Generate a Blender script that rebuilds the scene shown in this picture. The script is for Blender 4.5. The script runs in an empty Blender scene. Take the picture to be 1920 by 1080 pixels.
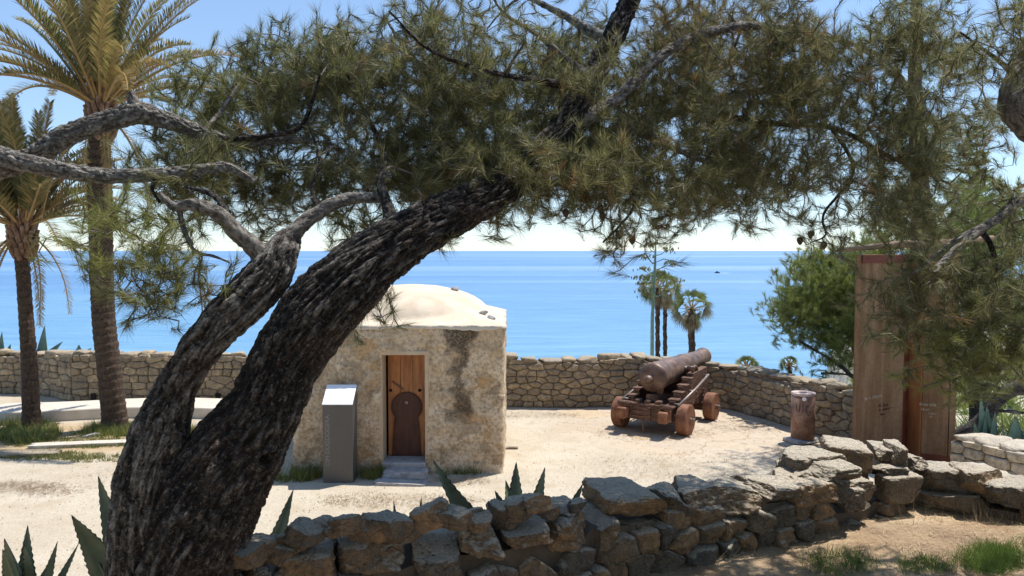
import bpy, math, random
import numpy as np
from mathutils import Vector, Matrix, noise as mn

# ------------------------------------------------------------------ camera, world, sun
F = 1400.0                      # focal length in pixels of the 1920 px wide photograph
CAMZ = 4.0
PITCH = math.atan(0.05)
scn = bpy.context.scene
COL = scn.collection
cam_d = bpy.data.cameras.new("camera")
cam = bpy.data.objects.new("camera", cam_d)
COL.objects.link(cam)
cam.location = (0, 0, CAMZ)
cam.rotation_euler = (math.pi / 2 - PITCH, 0, 0)
cam_d.sensor_width = 36.0
cam_d.lens = 36.0 * F / 1920.0
cam_d.clip_start = 0.05
cam_d.clip_end = 200000.0
scn.camera = cam

SUN_AZ = math.atan2(0.80, 0.60)       # towards the sun, measured from +Y to +X
SUN_EL = math.radians(66)
world = bpy.data.worlds.new("World")
scn.world = world
world.use_nodes = True
wn = world.node_tree.nodes
wl = world.node_tree.links
sky = wn.new("ShaderNodeTexSky")
sky.sky_type = 'NISHITA'
sky.sun_disc = False
sky.sun_elevation = SUN_EL
sky.sun_rotation = SUN_AZ
sky.altitude = 400
sky.air_density = 1.0
sky.dust_density = 0.0
sky.ozone_density = 4.0
bg = wn["Background"]
bg.inputs[1].default_value = 0.145
hsv = wn.new("ShaderNodeHueSaturation"); hsv.inputs["Saturation"].default_value = 1.0
sc1 = wn.new("ShaderNodeVectorMath"); sc1.operation = 'SCALE'; sc1.inputs[3].default_value = 0.16
gm = wn.new("ShaderNodeGamma"); gm.inputs[1].default_value = 0.72
sc2 = wn.new("ShaderNodeVectorMath"); sc2.operation = 'SCALE'; sc2.inputs[3].default_value = 5.4
wl.new(sky.outputs[0], sc1.inputs[0]); wl.new(sc1.outputs[0], gm.inputs[0]); wl.new(gm.outputs[0], sc2.inputs[0])
wl.new(sc2.outputs[0], hsv.inputs["Color"])
wb = wn.new("ShaderNodeMix"); wb.data_type = 'RGBA'; wb.blend_type = 'MULTIPLY'; wb.inputs[0].default_value = 1.0
wb.inputs[7].default_value = (0.87, 0.96, 1.06, 1)
wl.new(hsv.outputs[0], wb.inputs[6]); wl.new(wb.outputs[2], bg.inputs[0])

sd = bpy.data.lights.new("sun", 'SUN')
sd.energy = 4.6
sd.angle = math.radians(0.5)
sd.color = (1.0, 0.955, 0.89)
sun = bpy.data.objects.new("sun", sd)
COL.objects.link(sun)
sdir = Vector((math.sin(SUN_AZ) * math.cos(SUN_EL), math.cos(SUN_AZ) * math.cos(SUN_EL), math.sin(SUN_EL)))
sun.rotation_euler = sdir.to_track_quat('Z', 'Y').to_euler()
sun.location = sdir * 30

scn.view_settings.view_transform = 'Standard'
scn.view_settings.look = 'None'
scn.view_settings.exposure = 0.42
scn.view_settings.gamma = 1.0
scn.cycles.max_bounces = 6
scn.cycles.transparent_max_bounces = 6

# ------------------------------------------------------------------ helpers
def P(px, py, d):
    u = (px - 960) / F
    w = -(py - 540) / F
    cy = math.cos(PITCH) + w * math.sin(PITCH)
    cz = -math.sin(PITCH) + w * math.cos(PITCH)
    k = d / cy
    return Vector((u * k, d, CAMZ + cz * k))

def PA(px, py, d):
    px = np.asarray(px, float); py = np.asarray(py, float); d = np.asarray(d, float)
    u = (px - 960) / F
    w = -(py - 540) / F
    cy = math.cos(PITCH) + w * math.sin(PITCH)
    cz = -math.sin(PITCH) + w * math.cos(PITCH)
    k = d / cy
    return np.stack([u * k, d, CAMZ + cz * k], -1)

def tag(o, label=None, cat=None, group=None, kind=None):
    if label: o['label'] = label
    if cat: o['category'] = cat
    if group: o['group'] = group
    if kind: o['kind'] = kind
    return o

def thing(name, label, cat, loc=(0, 0, 0), rz=0.0, group=None):
    o = bpy.data.objects.new(name, None)
    o.empty_display_size = 0.2
    COL.objects.link(o)
    o.location = loc
    o.rotation_euler = (0, 0, rz)
    return tag(o, label, cat, group)

def np_mesh(name, V, faces, mat, parent=None, smooth=True, attr=None, world_coords=True):
    """V (n,3); faces (m,k) array with k 3 or 4, or a list of index lists."""
    me = bpy.data.meshes.new(name)
    V = np.asarray(V, np.float32)
    if parent is not None and world_coords:
        loc = np.array(parent.location[:], np.float32)
        rz = parent.rotation_euler[2]
        V = V - loc
        if rz:
            c, s = math.cos(-rz), math.sin(-rz)
            V = np.stack([V[:, 0] * c - V[:, 1] * s, V[:, 0] * s + V[:, 1] * c, V[:, 2]], -1)
    if isinstance(faces, np.ndarray):
        m, k = faces.shape
        me.vertices.add(len(V)); me.vertices.foreach_set("co", V.astype(np.float32).ravel())
        me.loops.add(m * k); me.loops.foreach_set("vertex_index", faces.astype(np.int32).ravel())
        me.polygons.add(m)
        me.polygons.foreach_set("loop_start", np.arange(0, m * k, k, dtype=np.int32))
        me.polygons.foreach_set("loop_total", np.full(m, k, np.int32))
        me.update(calc_edges=True)
    else:
        me.from_pydata(V.tolist(), [], faces)
        me.update()
    me.polygons.foreach_set("use_smooth", np.full(len(me.polygons), smooth, bool))
    if attr is not None:
        for an, arr in attr.items():
            a = me.attributes.new(an, 'FLOAT', 'POINT')
            a.data.foreach_set("value", np.asarray(arr, np.float32))
    if mat is not None: me.materials.append(mat)
    o = bpy.data.objects.new(name, me)
    COL.objects.link(o)
    if parent is not None: o.parent = parent
    return o

class MB:
    def __init__(s): s.V = []; s.F = []; s.n = 0; s.A = []
    def add(s, V, F, a=0.0):
        V = np.asarray(V, float)
        n = s.n
        s.V.append(V)
        s.F.extend([[i + n for i in f] for f in F])
        s.A.append(np.full(len(V), a) if np.isscalar(a) else np.asarray(a, float))
        s.n += len(V)
    def box(s, c, size, rot=None, bev=0.012, a=0.0):
        hx, hy, hz = [q / 2 for q in size]
        b = min(bev, hx * .6, hy * .6, hz * .6)
        vs = []; idx = {}
        for sx in (-1, 1):
            for sy in (-1, 1):
                for sz in (-1, 1):
                    for ax in range(3):
                        p = [sx * (hx - b), sy * (hy - b), sz * (hz - b)]
                        p[ax] = (sx, sy, sz)[ax] * (hx, hy, hz)[ax]
                        idx[(sx, sy, sz, ax)] = len(vs); vs.append(p)
        fs = []
        for ax in range(3):
            o = [i for i in range(3) if i != ax]
            for sg in (-1, 1):
                q = []
                for (a1, a2) in ((-1, -1), (1, -1), (1, 1), (-1, 1)):
                    k = [0, 0, 0]; k[ax] = sg; k[o[0]] = a1; k[o[1]] = a2
                    q.append(idx[(k[0], k[1], k[2], ax)])
                if (sg == 1) != (ax != 1): q.reverse()
                fs.append(q)
        for ax in range(3):
            o = [i for i in range(3) if i != ax]
            for a1 in (-1, 1):
                for a2 in (-1, 1):
                    k0 = [0, 0, 0]; k0[ax] = -1; k0[o[0]] = a1; k0[o[1]] = a2
                    k1 = list(k0); k1[ax] = 1
                    fs.append([idx[(*k0, o[0])], idx[(*k1, o[0])], idx[(*k1, o[1])], idx[(*k0, o[1])]])
        for sx in (-1, 1):
            for sy in (-1, 1):
                for sz in (-1, 1):
                    fs.append([idx[(sx, sy, sz, i)] for i in range(3)])
        V = np.array(vs)
        if rot is not None: V = V @ np.array(rot.to_3x3()).T
        s.add(V + np.array(c), fs, a)
    def tube(s, pts, rad, n=10, cap=True, a=0.0):
        pts = [Vector(p) for p in pts]
        m = len(pts)
        rad = [rad] * m if np.isscalar(rad) else list(rad)
        prev = None; V = []
        for i in range(m):
            t = (pts[min(i + 1, m - 1)] - pts[max(i - 1, 0)]).normalized()
            if prev is None:
                x = t.orthogonal().normalized()
            else:
                x = (prev - t * prev.dot(t)).normalized()
            prev = x; y = t.cross(x)
            for k in range(n):
                an = 2 * math.pi * k / n
                V.append(pts[i] + (x * math.cos(an) + y * math.sin(an)) * rad[i])
        F_ = []
        for i in range(m - 1):
            for k in range(n):
                k2 = (k + 1) % n
                F_.append([i * n + k, i * n + k2, (i + 1) * n + k2, (i + 1) * n + k])
        if cap:
            F_.append(list(range(n))[::-1]); F_.append([(m - 1) * n + k for k in range(n)])
        s.add([v[:] for v in V], F_, a)
    def lathe(s, prof, origin, axis, n=32, a=0.0):
        axis = Vector(axis).normalized(); x = axis.orthogonal().normalized(); y = axis.cross(x)
        o = Vector(origin); V = []
        for (t, r) in prof:
            for k in range(n):
                an = 2 * math.pi * k / n
                V.append((o + axis * t + (x * math.cos(an) + y * math.sin(an)) * max(r, 1e-4))[:])
        F_ = []
        for i in range(len(prof) - 1):
            for k in range(n):
                k2 = (k + 1) % n
                F_.append([i * n + k, i * n + k2, (i + 1) * n + k2, (i + 1) * n + k])
        s.add(V, F_, a)
    def build(s, name, mat, parent=None, smooth=False, local=False, attr=None):
        V = np.concatenate(s.V)
        at = {attr: np.concatenate(s.A)} if attr else None
        return np_mesh(name, V, s.F, mat, parent, smooth, at, world_coords=not local)

# ------------------------------------------------------------------ materials
def newmat(name):
    m = bpy.data.materials.new(name); m.use_nodes = True
    nt = m.node_tree
    return m, nt.nodes, nt.links, nt.nodes["Principled BSDF"]

def coords(N, L, scale=(1, 1, 1), kind="Object"):
    tc = N.new("ShaderNodeTexCoord"); mp = N.new("ShaderNodeMapping")
    L.new(tc.outputs[kind], mp.inputs[0]); mp.inputs[3].default_value = scale
    return mp.outputs[0]

def geo_coords(N, L, scale=(1, 1, 1)):
    tc = N.new("ShaderNodeNewGeometry"); mp = N.new("ShaderNodeMapping")
    L.new(tc.outputs["Position"], mp.inputs[0]); mp.inputs[3].default_value = scale
    return mp.outputs[0]

def noise(N, L, vec, scale, detail=6, rough=0.6, dist=0.0):
    n = N.new("ShaderNodeTexNoise")
    n.inputs["Scale"].default_value = scale; n.inputs["Detail"].default_value = detail
    n.inputs["Roughness"].default_value = rough; n.inputs["Distortion"].default_value = dist
    L.new(vec, n.inputs["Vector"])
    return n.outputs["Fac"]

def voro(N, L, vec, scale, feature='F1', out="Distance"):
    n = N.new("ShaderNodeTexVoronoi"); n.feature = feature
    n.inputs["Scale"].default_value = scale
    L.new(vec, n.inputs["Vector"])
    return n.outputs[out]

def ramp(N, L, fac, stops, interp='LINEAR'):
    r = N.new("ShaderNodeValToRGB"); r.color_ramp.interpolation = interp
    els = r.color_ramp.elements
    while len(els) > 1: els.remove(els[-1])
    for i, (p, c) in enumerate(stops):
        e = els[0] if i == 0 else els.new(p)
        e.position = p
        e.color = (*c, 1) if not np.isscalar(c) else (c, c, c, 1)
    L.new(fac, r.inputs[0])
    return r.outputs[0]

def mix(N, L, fac, a, b, mode='MIX'):
    m = N.new("ShaderNodeMix"); m.data_type = 'RGBA'; m.blend_type = mode
    for i, v in ((0, fac), (6, a), (7, b)):
        sock = m.inputs[i]
        if isinstance(v, (int, float)): sock.default_value = v if i == 0 else (v, v, v, 1)
        elif isinstance(v, tuple): sock.default_value = (*v, 1)
        else: L.new(v, sock)
    return m.outputs[2]

def math_(N, L, op, a, b=0.0, c=None, clamp=False):
    m = N.new("ShaderNodeMath"); m.operation = op; m.use_clamp = clamp
    for i, v in enumerate((a, b, c)):
        if v is None: continue
        if isinstance(v, (int, float)): m.inputs[i].default_value = v
        else: L.new(v, m.inputs[i])
    return m.outputs[0]

def bump(N, L, bsdf, h, strength=0.4, dist=0.02, prev=None):
    b = N.new("ShaderNodeBump"); b.inputs["Strength"].default_value = strength
    b.inputs["Distance"].default_value = dist
    L.new(h, b.inputs["Height"])
    if prev is not None: L.new(prev, b.inputs["Normal"])
    L.new(b.outputs[0], bsdf.inputs["Normal"])
    return b.outputs[0]

def island(N):
    return N.new("ShaderNodeNewGeometry").outputs["Random Per Island"]

def attr_(N, name):
    a = N.new("ShaderNodeAttribute"); a.attribute_name = name
    return a.outputs["Fac"]

def stone_mat(name, c_lo, c_mid, c_hi, top=(0.42, 0.40, 0.36), topamt=0.6, sc=1.0, bstr=0.6):
    m, N, L, B = newmat(name)
    v = geo_coords(N, L)
    oi = N.new("ShaderNodeObjectInfo")
    isl = math_(N, L, 'FRACT', math_(N, L, 'ADD', island(N), oi.outputs["Random"]))
    base = ramp(N, L, isl, [(0.0, c_lo), (0.3, c_mid), (0.6, c_hi), (0.8, c_lo), (1.0, c_mid)])
    n1 = noise(N, L, v, 9 * sc, 10, 0.72)
    base = mix(N, L, ramp(N, L, n1, [(0.40, 0.0), (0.60, 1.0)]), mix(N, L, 0.6, base, (0.06, 0.048, 0.038)), base)
    n2 = noise(N, L, v, 38 * sc, 8, 0.8)
    base = mix(N, L, ramp(N, L, n2, [(0.42, 0.0), (0.62, 0.55)]), base, mix(N, L, 0.5, base, (0.62, 0.54, 0.42)))
    n3 = noise(N, L, v, 3.2 * sc, 5, 0.6)
    base = mix(N, L, ramp(N, L, n3, [(0.5, 0.0), (0.7, 0.45)]), base, (0.16, 0.15, 0.14))
    # lichen-weathered tops; on the near wall their sunlit paleness is painted too
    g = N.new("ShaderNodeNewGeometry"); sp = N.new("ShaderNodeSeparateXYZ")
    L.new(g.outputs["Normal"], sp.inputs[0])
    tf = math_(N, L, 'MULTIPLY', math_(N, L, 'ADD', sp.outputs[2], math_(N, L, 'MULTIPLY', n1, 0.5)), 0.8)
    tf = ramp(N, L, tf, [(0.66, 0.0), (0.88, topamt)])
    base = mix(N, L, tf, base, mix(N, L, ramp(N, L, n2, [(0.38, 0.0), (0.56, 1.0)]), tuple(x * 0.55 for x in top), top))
    L.new(base, B.inputs["Base Color"])
    B.inputs["Roughness"].default_value = 0.92
    B.inputs["Specular IOR Level"].default_value = 0.2
    h = math_(N, L, 'ADD', math_(N, L, 'MULTIPLY', n1, 0.7), math_(N, L, 'MULTIPLY', n2, 0.35))
    pit = voro(N, L, v, 60 * sc)
    h = math_(N, L, 'ADD', h, math_(N, L, 'MULTIPLY', ramp(N, L, pit, [(0.0, 0.0), (0.35, 1.0)]), 0.12))
    crk = voro(N, L, v, 5 * sc, 'DISTANCE_TO_EDGE'); crk2 = ramp(N, L, crk, [(0.0, 0.0), (0.05, 1.0)])
    h = math_(N, L, 'ADD', h, math_(N, L, 'MULTIPLY', crk2, 0.25))
    n6 = noise(N, L, v, 90 * sc, 4, 0.8)
    dk = ramp(N, L, n6, [(0.34, 0.6), (0.45, 0.0)])
    L.new(mix(N, L, dk, base, mix(N, L, 0.75, base, (0.03, 0.025, 0.02))), B.inputs["Base Color"])
    bump(N, L, B, h, bstr, 0.03)
    return m

M = {}
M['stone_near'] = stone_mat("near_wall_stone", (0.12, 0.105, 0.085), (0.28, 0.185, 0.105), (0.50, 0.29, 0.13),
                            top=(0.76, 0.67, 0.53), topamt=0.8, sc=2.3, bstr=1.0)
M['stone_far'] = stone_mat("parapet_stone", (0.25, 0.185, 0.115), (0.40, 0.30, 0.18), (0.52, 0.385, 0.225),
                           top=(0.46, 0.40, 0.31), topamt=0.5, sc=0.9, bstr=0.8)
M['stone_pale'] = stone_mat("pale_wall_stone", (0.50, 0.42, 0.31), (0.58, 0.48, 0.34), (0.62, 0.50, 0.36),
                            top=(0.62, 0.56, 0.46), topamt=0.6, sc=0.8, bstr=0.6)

def simple(name, cols, scale=6, rough=0.85, bstr=0.3, bdist=0.01, metallic=0.0, stretch=(1, 1, 1), spec=0.3):
    m, N, L, B = newmat(name)
    v = geo_coords(N, L, stretch)
    n1 = noise(N, L, v, scale, 8, 0.62)
    k = len(cols)
    st = [(0.3 + 0.4 * i / max(1, k - 1), c) for i, c in enumerate(cols)]
    L.new(ramp(N, L, n1, st), B.inputs["Base Color"])
    B.inputs["Roughness"].default_value = rough; B.inputs["Metallic"].default_value = metallic
    B.inputs["Specular IOR Level"].default_value = spec
    n2 = noise(N, L, v, scale * 5, 6, 0.65)
    bump(N, L, B, math_(N, L, 'ADD', n1, math_(N, L, 'MULTIPLY', n2, 0.5)), bstr, bdist)
    return m

M['core'] = simple("wall_mortar", [(0.07, 0.055, 0.04), (0.14, 0.11, 0.08)], 12)
M['core_far'] = simple("parapet_mortar", [(0.13, 0.10, 0.07), (0.26, 0.20, 0.14)], 8)
M['dark_wood'] = simple("tarred_timber", [(0.045, 0.024, 0.016), (0.115, 0.058, 0.036), (0.24, 0.15, 0.10)], 7, 0.7, 0.5, 0.01, stretch=(1, 1, 4))
M['wheel'] = simple("rusty_truck", [(0.09, 0.04, 0.022), (0.20, 0.085, 0.045), (0.30, 0.155, 0.09)], 6, 0.75, 0.4, 0.01)
M['iron'] = simple("rusted_iron", [(0.065, 0.036, 0.025), (0.14, 0.08, 0.054), (0.26, 0.17, 0.12)], 5, 0.5, 0.3, 0.006, metallic=0.15, spec=0.5)
M['rod'] = simple("worn_iron_rod", [(0.20, 0.16, 0.14), (0.34, 0.28, 0.25)], 9, 0.45, 0.2, 0.004, metallic=0.4)
M['log'] = simple("peeled_log", [(0.20, 0.12, 0.075), (0.38, 0.25, 0.17)], 5, 0.8, 0.4, 0.01, stretch=(0.4, 3, 3))
M['slab'] = simple("grey_step_stone", [(0.22, 0.21, 0.20), (0.38, 0.36, 0.34), (0.46, 0.45, 0.43)], 7, 0.85, 0.4, 0.01)
M['palekerb'] = simple("pale_render", [(0.50, 0.44, 0.36), (0.62, 0.56, 0.47)], 4, 0.9, 0.3, 0.006)
M['steel'] = simple("brushed_steel", [(0.10, 0.095, 0.088), (0.125, 0.118, 0.11)], 2, 0.5, 0.03, 0.002, metallic=0.4, stretch=(1, 1, 0.4))
M['plate'] = simple("white_plate", [(0.80, 0.80, 0.80), (0.86, 0.86, 0.85)], 3, 0.35, 0.0, 0.001)
M['letter'] = simple("engraved_letter", [(0.19, 0.18, 0.17), (0.24, 0.23, 0.22)], 3, 0.5, 0.0, 0.001)
M['black'] = simple("dark_hole", [(0.012, 0.01, 0.008), (0.02, 0.016, 0.012)], 3)
M['boat'] = simple("boat_hull", [(0.05, 0.05, 0.06), (0.08, 0.08, 0.09)], 3)
M['foam'] = simple("wake_foam", [(0.6, 0.7, 0.8), (0.8, 0.85, 0.9)], 0.8)
M['cone'] = simple("pine_cone_scale", [(0.05, 0.035, 0.028), (0.12, 0.085, 0.06)], 40, 0.8, 0.5, 0.005)
M['twig'] = simple("twig_bark", [(0.06, 0.048, 0.04), (0.17, 0.14, 0.12), (0.32, 0.28, 0.24)], 14, 0.9, 0.5, 0.004)
M['gravelstone'] = simple('loose_gravel_stone', [(0.34, 0.27, 0.19), (0.56, 0.48, 0.39)], 30)

def bark_mat(name, dark, mid, light, sc=1.0):
    m, N, L, B = newmat(name)
    v = geo_coords(N, L)
    pl = attr_(N, "plate")
    n1 = noise(N, L, v, 30 * sc, 8, 0.7)
    n2 = noise(N, L, v, 110 * sc, 5, 0.7)
    n0 = noise(N, L, v, 5 * sc, 4, 0.6)
    f = math_(N, L, 'ADD', math_(N, L, 'MULTIPLY', pl, 0.30), math_(N, L, 'MULTIPLY', n1, 0.75))
    base = ramp(N, L, f, [(0.38, dark), (0.60, mid), (0.78, light)])
    base = mix(N, L, ramp(N, L, n0, [(0.5, 0.0), (0.7, 0.30)]), base, (0.17, 0.10, 0.07))
    n3 = noise(N, L, v, 55 * sc, 6, 0.8)
    base = mix(N, L, ramp(N, L, n3, [(0.54, 0.0), (0.66, 0.75)]), base, light)
    base = mix(N, L, ramp(N, L, n2, [(0.36, 0.6), (0.52, 0.0)]), base, dark)
    L.new(base, B.inputs["Base Color"])
    B.inputs["Roughness"].default_value = 0.85
    B.inputs["Specular IOR Level"].default_value = 0.3
    h = math_(N, L, 'ADD', math_(N, L, 'MULTIPLY', n1, 0.9), math_(N, L, 'MULTIPLY', n3, 0.6))
    h = math_(N, L, 'ADD', h, math_(N, L, 'MULTIPLY', n2, 0.4))
    bump(N, L, B, math_(N, L, 'ADD', h, math_(N, L, 'MULTIPLY', pl, 0.5)), 1.0, 0.022)
    return m
M['bark'] = bark_mat("pine_bark", (0.014, 0.011, 0.010), (0.082, 0.07, 0.061), (0.36, 0.33, 0.295))
M['bark_pale'] = bark_mat("pale_limb_bark", (0.13, 0.11, 0.095), (0.46, 0.42, 0.37), (0.72, 0.68, 0.62), 1.2)
M['bark_sunlit'] = bark_mat("sunlit_pine_bark", (0.022, 0.018, 0.015), (0.20, 0.178, 0.155), (0.60, 0.56, 0.51))  # paler copy of the pine bark; the second stem's sunlight is put into its colour
M['brown_bark'] = bark_mat("red_brown_bark", (0.05, 0.03, 0.02), (0.17, 0.105, 0.07), (0.34, 0.235, 0.17), 0.8)
M['palm_bark'] = bark_mat("palm_bark", (0.022, 0.014, 0.009), (0.10, 0.065, 0.042), (0.22, 0.15, 0.10), 0.6)

def needle_mat(name, stops, trans=0.35, brown=(0.20, 0.10, 0.045)):
    m, N, L, B = newmat(name)
    out = [n for n in N if n.type == 'OUTPUT_MATERIAL'][0]
    isl = island(N)
    col = ramp(N, L, isl, stops)
    t = attr_(N, "tint")
    col = mix(N, L, ramp(N, L, t, [(0.60, 0.0), (0.95, 0.9)]), col, brown)
    lo = mix(N, L, ramp(N, L, t, [(0.0, 0.85), (0.45, 0.0)]), col, (0.28, 0.30, 0.08))
    L.new(lo, B.inputs["Base Color"])
    B.inputs["Roughness"].default_value = 0.5
    B.inputs["Specular IOR Level"].default_value = 0.4
    tr = N.new("ShaderNodeBsdfTranslucent"); L.new(mix(N, L, 0.25, lo, (0.28, 0.29, 0.07)), tr.inputs[0])
    ms = N.new("ShaderNodeMixShader"); ms.inputs[0].default_value = trans
    L.new(B.outputs[0], ms.inputs[1]); L.new(tr.outputs[0], ms.inputs[2])
    L.new(ms.outputs[0], out.inputs[0])
    return m
M['needle'] = needle_mat("pine_needles", [(0.0, (0.070, 0.080, 0.034)), (0.5, (0.165, 0.172, 0.074)), (0.8, (0.31, 0.29, 0.145)), (1.0, (0.56, 0.49, 0.32))], 0.42, (0.30, 0.155, 0.075))
M['needle_far'] = needle_mat("young_pine_needles", [(0.0, (0.08, 0.13, 0.035)), (0.5, (0.19, 0.26, 0.065)), (1.0, (0.36, 0.42, 0.13))], 0.4)
M['frond'] = needle_mat("palm_leaflets", [(0.0, (0.06, 0.075, 0.03)), (0.4, (0.14, 0.14, 0.05)), (0.75, (0.28, 0.225, 0.085)), (1.0, (0.46, 0.34, 0.15))], 0.35, (0.44, 0.28, 0.10))
M['fan'] = needle_mat("fan_palm_leaves", [(0.0, (0.05, 0.085, 0.03)), (0.6, (0.12, 0.16, 0.05)), (1.0, (0.22, 0.22, 0.10))], 0.25, (0.30, 0.22, 0.15))
M['grass'] = needle_mat("grass_blades", [(0.0, (0.06, 0.10, 0.02)), (0.6, (0.16, 0.19, 0.045)), (1.0, (0.34, 0.30, 0.10))], 0.3, (0.42, 0.33, 0.16))
M['greengrass'] = needle_mat("fresh_grass_blades", [(0.0, (0.05, 0.12, 0.02)), (0.6, (0.11, 0.22, 0.035)), (1.0, (0.22, 0.33, 0.07))], 0.35, (0.38, 0.30, 0.15))
M['straw'] = needle_mat("fallen_needles", [(0.0, (0.34, 0.21, 0.11)), (0.5, (0.56, 0.41, 0.24)), (1.0, (0.70, 0.56, 0.37))], 0.1, (0.30, 0.16, 0.08))

def agave_mat(name, a, b):
    m, N, L, B = newmat(name)
    v = geo_coords(N, L)
    n = noise(N, L, v, 7, 5, 0.6)
    col = ramp(N, L, n, [(0.3, a), (0.7, b)])
    t = attr_(N, "tint")         # 0 in the blade, 1 at the margin and tip
    col = mix(N, L, ramp(N, L, t, [(0.82, 0.0), (1.0, 1.0)]), col, (0.10, 0.05, 0.03))
    n2 = noise(N, L, geo_coords(N, L, (1, 1, 0.3)), 26, 4, 0.6)
    col = mix(N, L, ramp(N, L, n2, [(0.55, 0.0), (0.75, 0.35)]), col, (0.30, 0.30, 0.20))
    L.new(col, B.inputs["Base Color"]); B.inputs["Roughness"].default_value = 0.5
    bump(N, L, B, n2, 0.15, 0.004)
    return m
M['agave'] = agave_mat("agave_leaf", (0.17, 0.21, 0.125), (0.33, 0.36, 0.23))
M['agave_blue'] = agave_mat("blue_agave_leaf", (0.10, 0.19, 0.14), (0.20, 0.30, 0.22))

# terrace gravel with a patch of flagstones round the cannon
def terrace_mat():
    m, N, L, B = newmat("pale_gravel")
    v = geo_coords(N, L)
    n1 = noise(N, L, v, 0.55, 5, 0.6)
    n2 = noise(N, L, v, 34, 8, 0.75)
    n3 = noise(N, L, v, 5, 6, 0.65)
    base = ramp(N, L, n1, [(0.3, (0.47, 0.40, 0.30)), (0.7, (0.57, 0.505, 0.395))])
    base = mix(N, L, ramp(N, L, n2, [(0.36, 0.75), (0.52, 0.0)]), base, (0.33, 0.265, 0.185))
    base = mix(N, L, ramp(N, L, n3, [(0.52, 0.0), (0.75, 0.3)]), base, (0.46, 0.35, 0.24))
    n5 = noise(N, L, v, 1.7, 6, 0.65)
    base = mix(N, L, ramp(N, L, n5, [(0.48, 0.0), (0.66, 0.55)]), base, (0.40, 0.315, 0.215))
    # flagstones
    v2 = geo_coords(N, L, (0.95, 1.15, 0.0001))
    wv = N.new("ShaderNodeVectorMath"); wv.operation = 'ADD'
    nn = N.new("ShaderNodeTexNoise"); nn.inputs["Scale"].default_value = 1.2
    L.new(v, nn.inputs["Vector"])
    sc = N.new("ShaderNodeVectorMath"); sc.operation = 'SCALE'; sc.inputs[3].default_value = 0.35
    L.new(nn.outputs["Color"], sc.inputs[0]); L.new(v2, wv.inputs[0]); L.new(sc.outputs[0], wv.inputs[1])
    edge = voro(N, L, wv.outputs[0], 1.0, 'DISTANCE_TO_EDGE')
    cell = voro(N, L, wv.outputs[0], 1.0, 'F1', "Color")
    sp = N.new("ShaderNodeSeparateXYZ"); L.new(cell, sp.inputs[0])
    fl = ramp(N, L, sp.outputs[0], [(0.0, (0.47, 0.38, 0.28)), (0.5, (0.53, 0.45, 0.35)), (1.0, (0.52, 0.41, 0.28))])
    fl = mix(N, L, ramp(N, L, n3, [(0.45, 0.0), (0.7, 0.5)]), fl, (0.42, 0.31, 0.20))
    crack = ramp(N, L, edge, [(0.0, 1.0), (0.022, 0.0)])
    crack = math_(N, L, 'MULTIPLY', crack, ramp(N, L, n3, [(0.46, 0.0), (0.62, 0.7)]))
    fl = mix(N, L, crack, fl, (0.26, 0.19, 0.13))
    g = N.new("ShaderNodeNewGeometry"); s2 = N.new("ShaderNodeSeparateXYZ"); L.new(g.outputs["Position"], s2.inputs[0])
    dx = math_(N, L, 'SUBTRACT', s2.outputs[0], 4.4); dy = math_(N, L, 'SUBTRACT', s2.outputs[1], 17.2)
    dx = math_(N, L, 'DIVIDE', dx, 3.6); dy = math_(N, L, 'DIVIDE', dy, 3.3)
    d2 = math_(N, L, 'ADD', math_(N, L, 'MULTIPLY', dx, dx), math_(N, L, 'MULTIPLY', dy, dy))
    d2 = math_(N, L, 'ADD', d2, math_(N, L, 'MULTIPLY', n1, 0.8))
    msk = ramp(N, L, d2, [(0.9, 1.0), (1.35, 0.0)])
    # ramp input clamps at 1, so squash first
    d3 = math_(N, L, 'MULTIPLY', d2, 0.5)
    msk = ramp(N, L, d3, [(0.55, 1.0), (0.72, 0.0)])
    base = mix(N, L, msk, base, fl)
    # ochre soil under the weeds on the left
    ex = math_(N, L, 'DIVIDE', math_(N, L, 'ADD', s2.outputs[0], 9.6), 4.3)
    ey = math_(N, L, 'DIVIDE', math_(N, L, 'SUBTRACT', s2.outputs[1], 15.8), 1.5)
    e2 = math_(N, L, 'ADD', math_(N, L, 'MULTIPLY', ex, ex), math_(N, L, 'MULTIPLY', ey, ey))
    e2 = math_(N, L, 'MULTIPLY', math_(N, L, 'ADD', e2, math_(N, L, 'MULTIPLY', n3, 0.9)), 0.5)
    base = mix(N, L, ramp(N, L, e2, [(0.45, 0.85), (0.78, 0.0)]), base, mix(N, L, n3, (0.30, 0.20, 0.09), (0.56, 0.42, 0.26)))
    L.new(base, B.inputs["Base Color"]); B.inputs["Roughness"].default_value = 0.95
    B.inputs["Specular IOR Level"].default_value = 0.15
    h = math_(N, L, 'ADD', math_(N, L, 'MULTIPLY', n2, 0.6), math_(N, L, 'MULTIPLY', math_(N, L, 'MULTIPLY', crack, msk), -1.5))
    h = math_(N, L, 'ADD', h, math_(N, L, 'MULTIPLY', n3, 1.6))
    bump(N, L, B, h, 0.7, 0.03)
    return m
M['terrace'] = terrace_mat()

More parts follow.
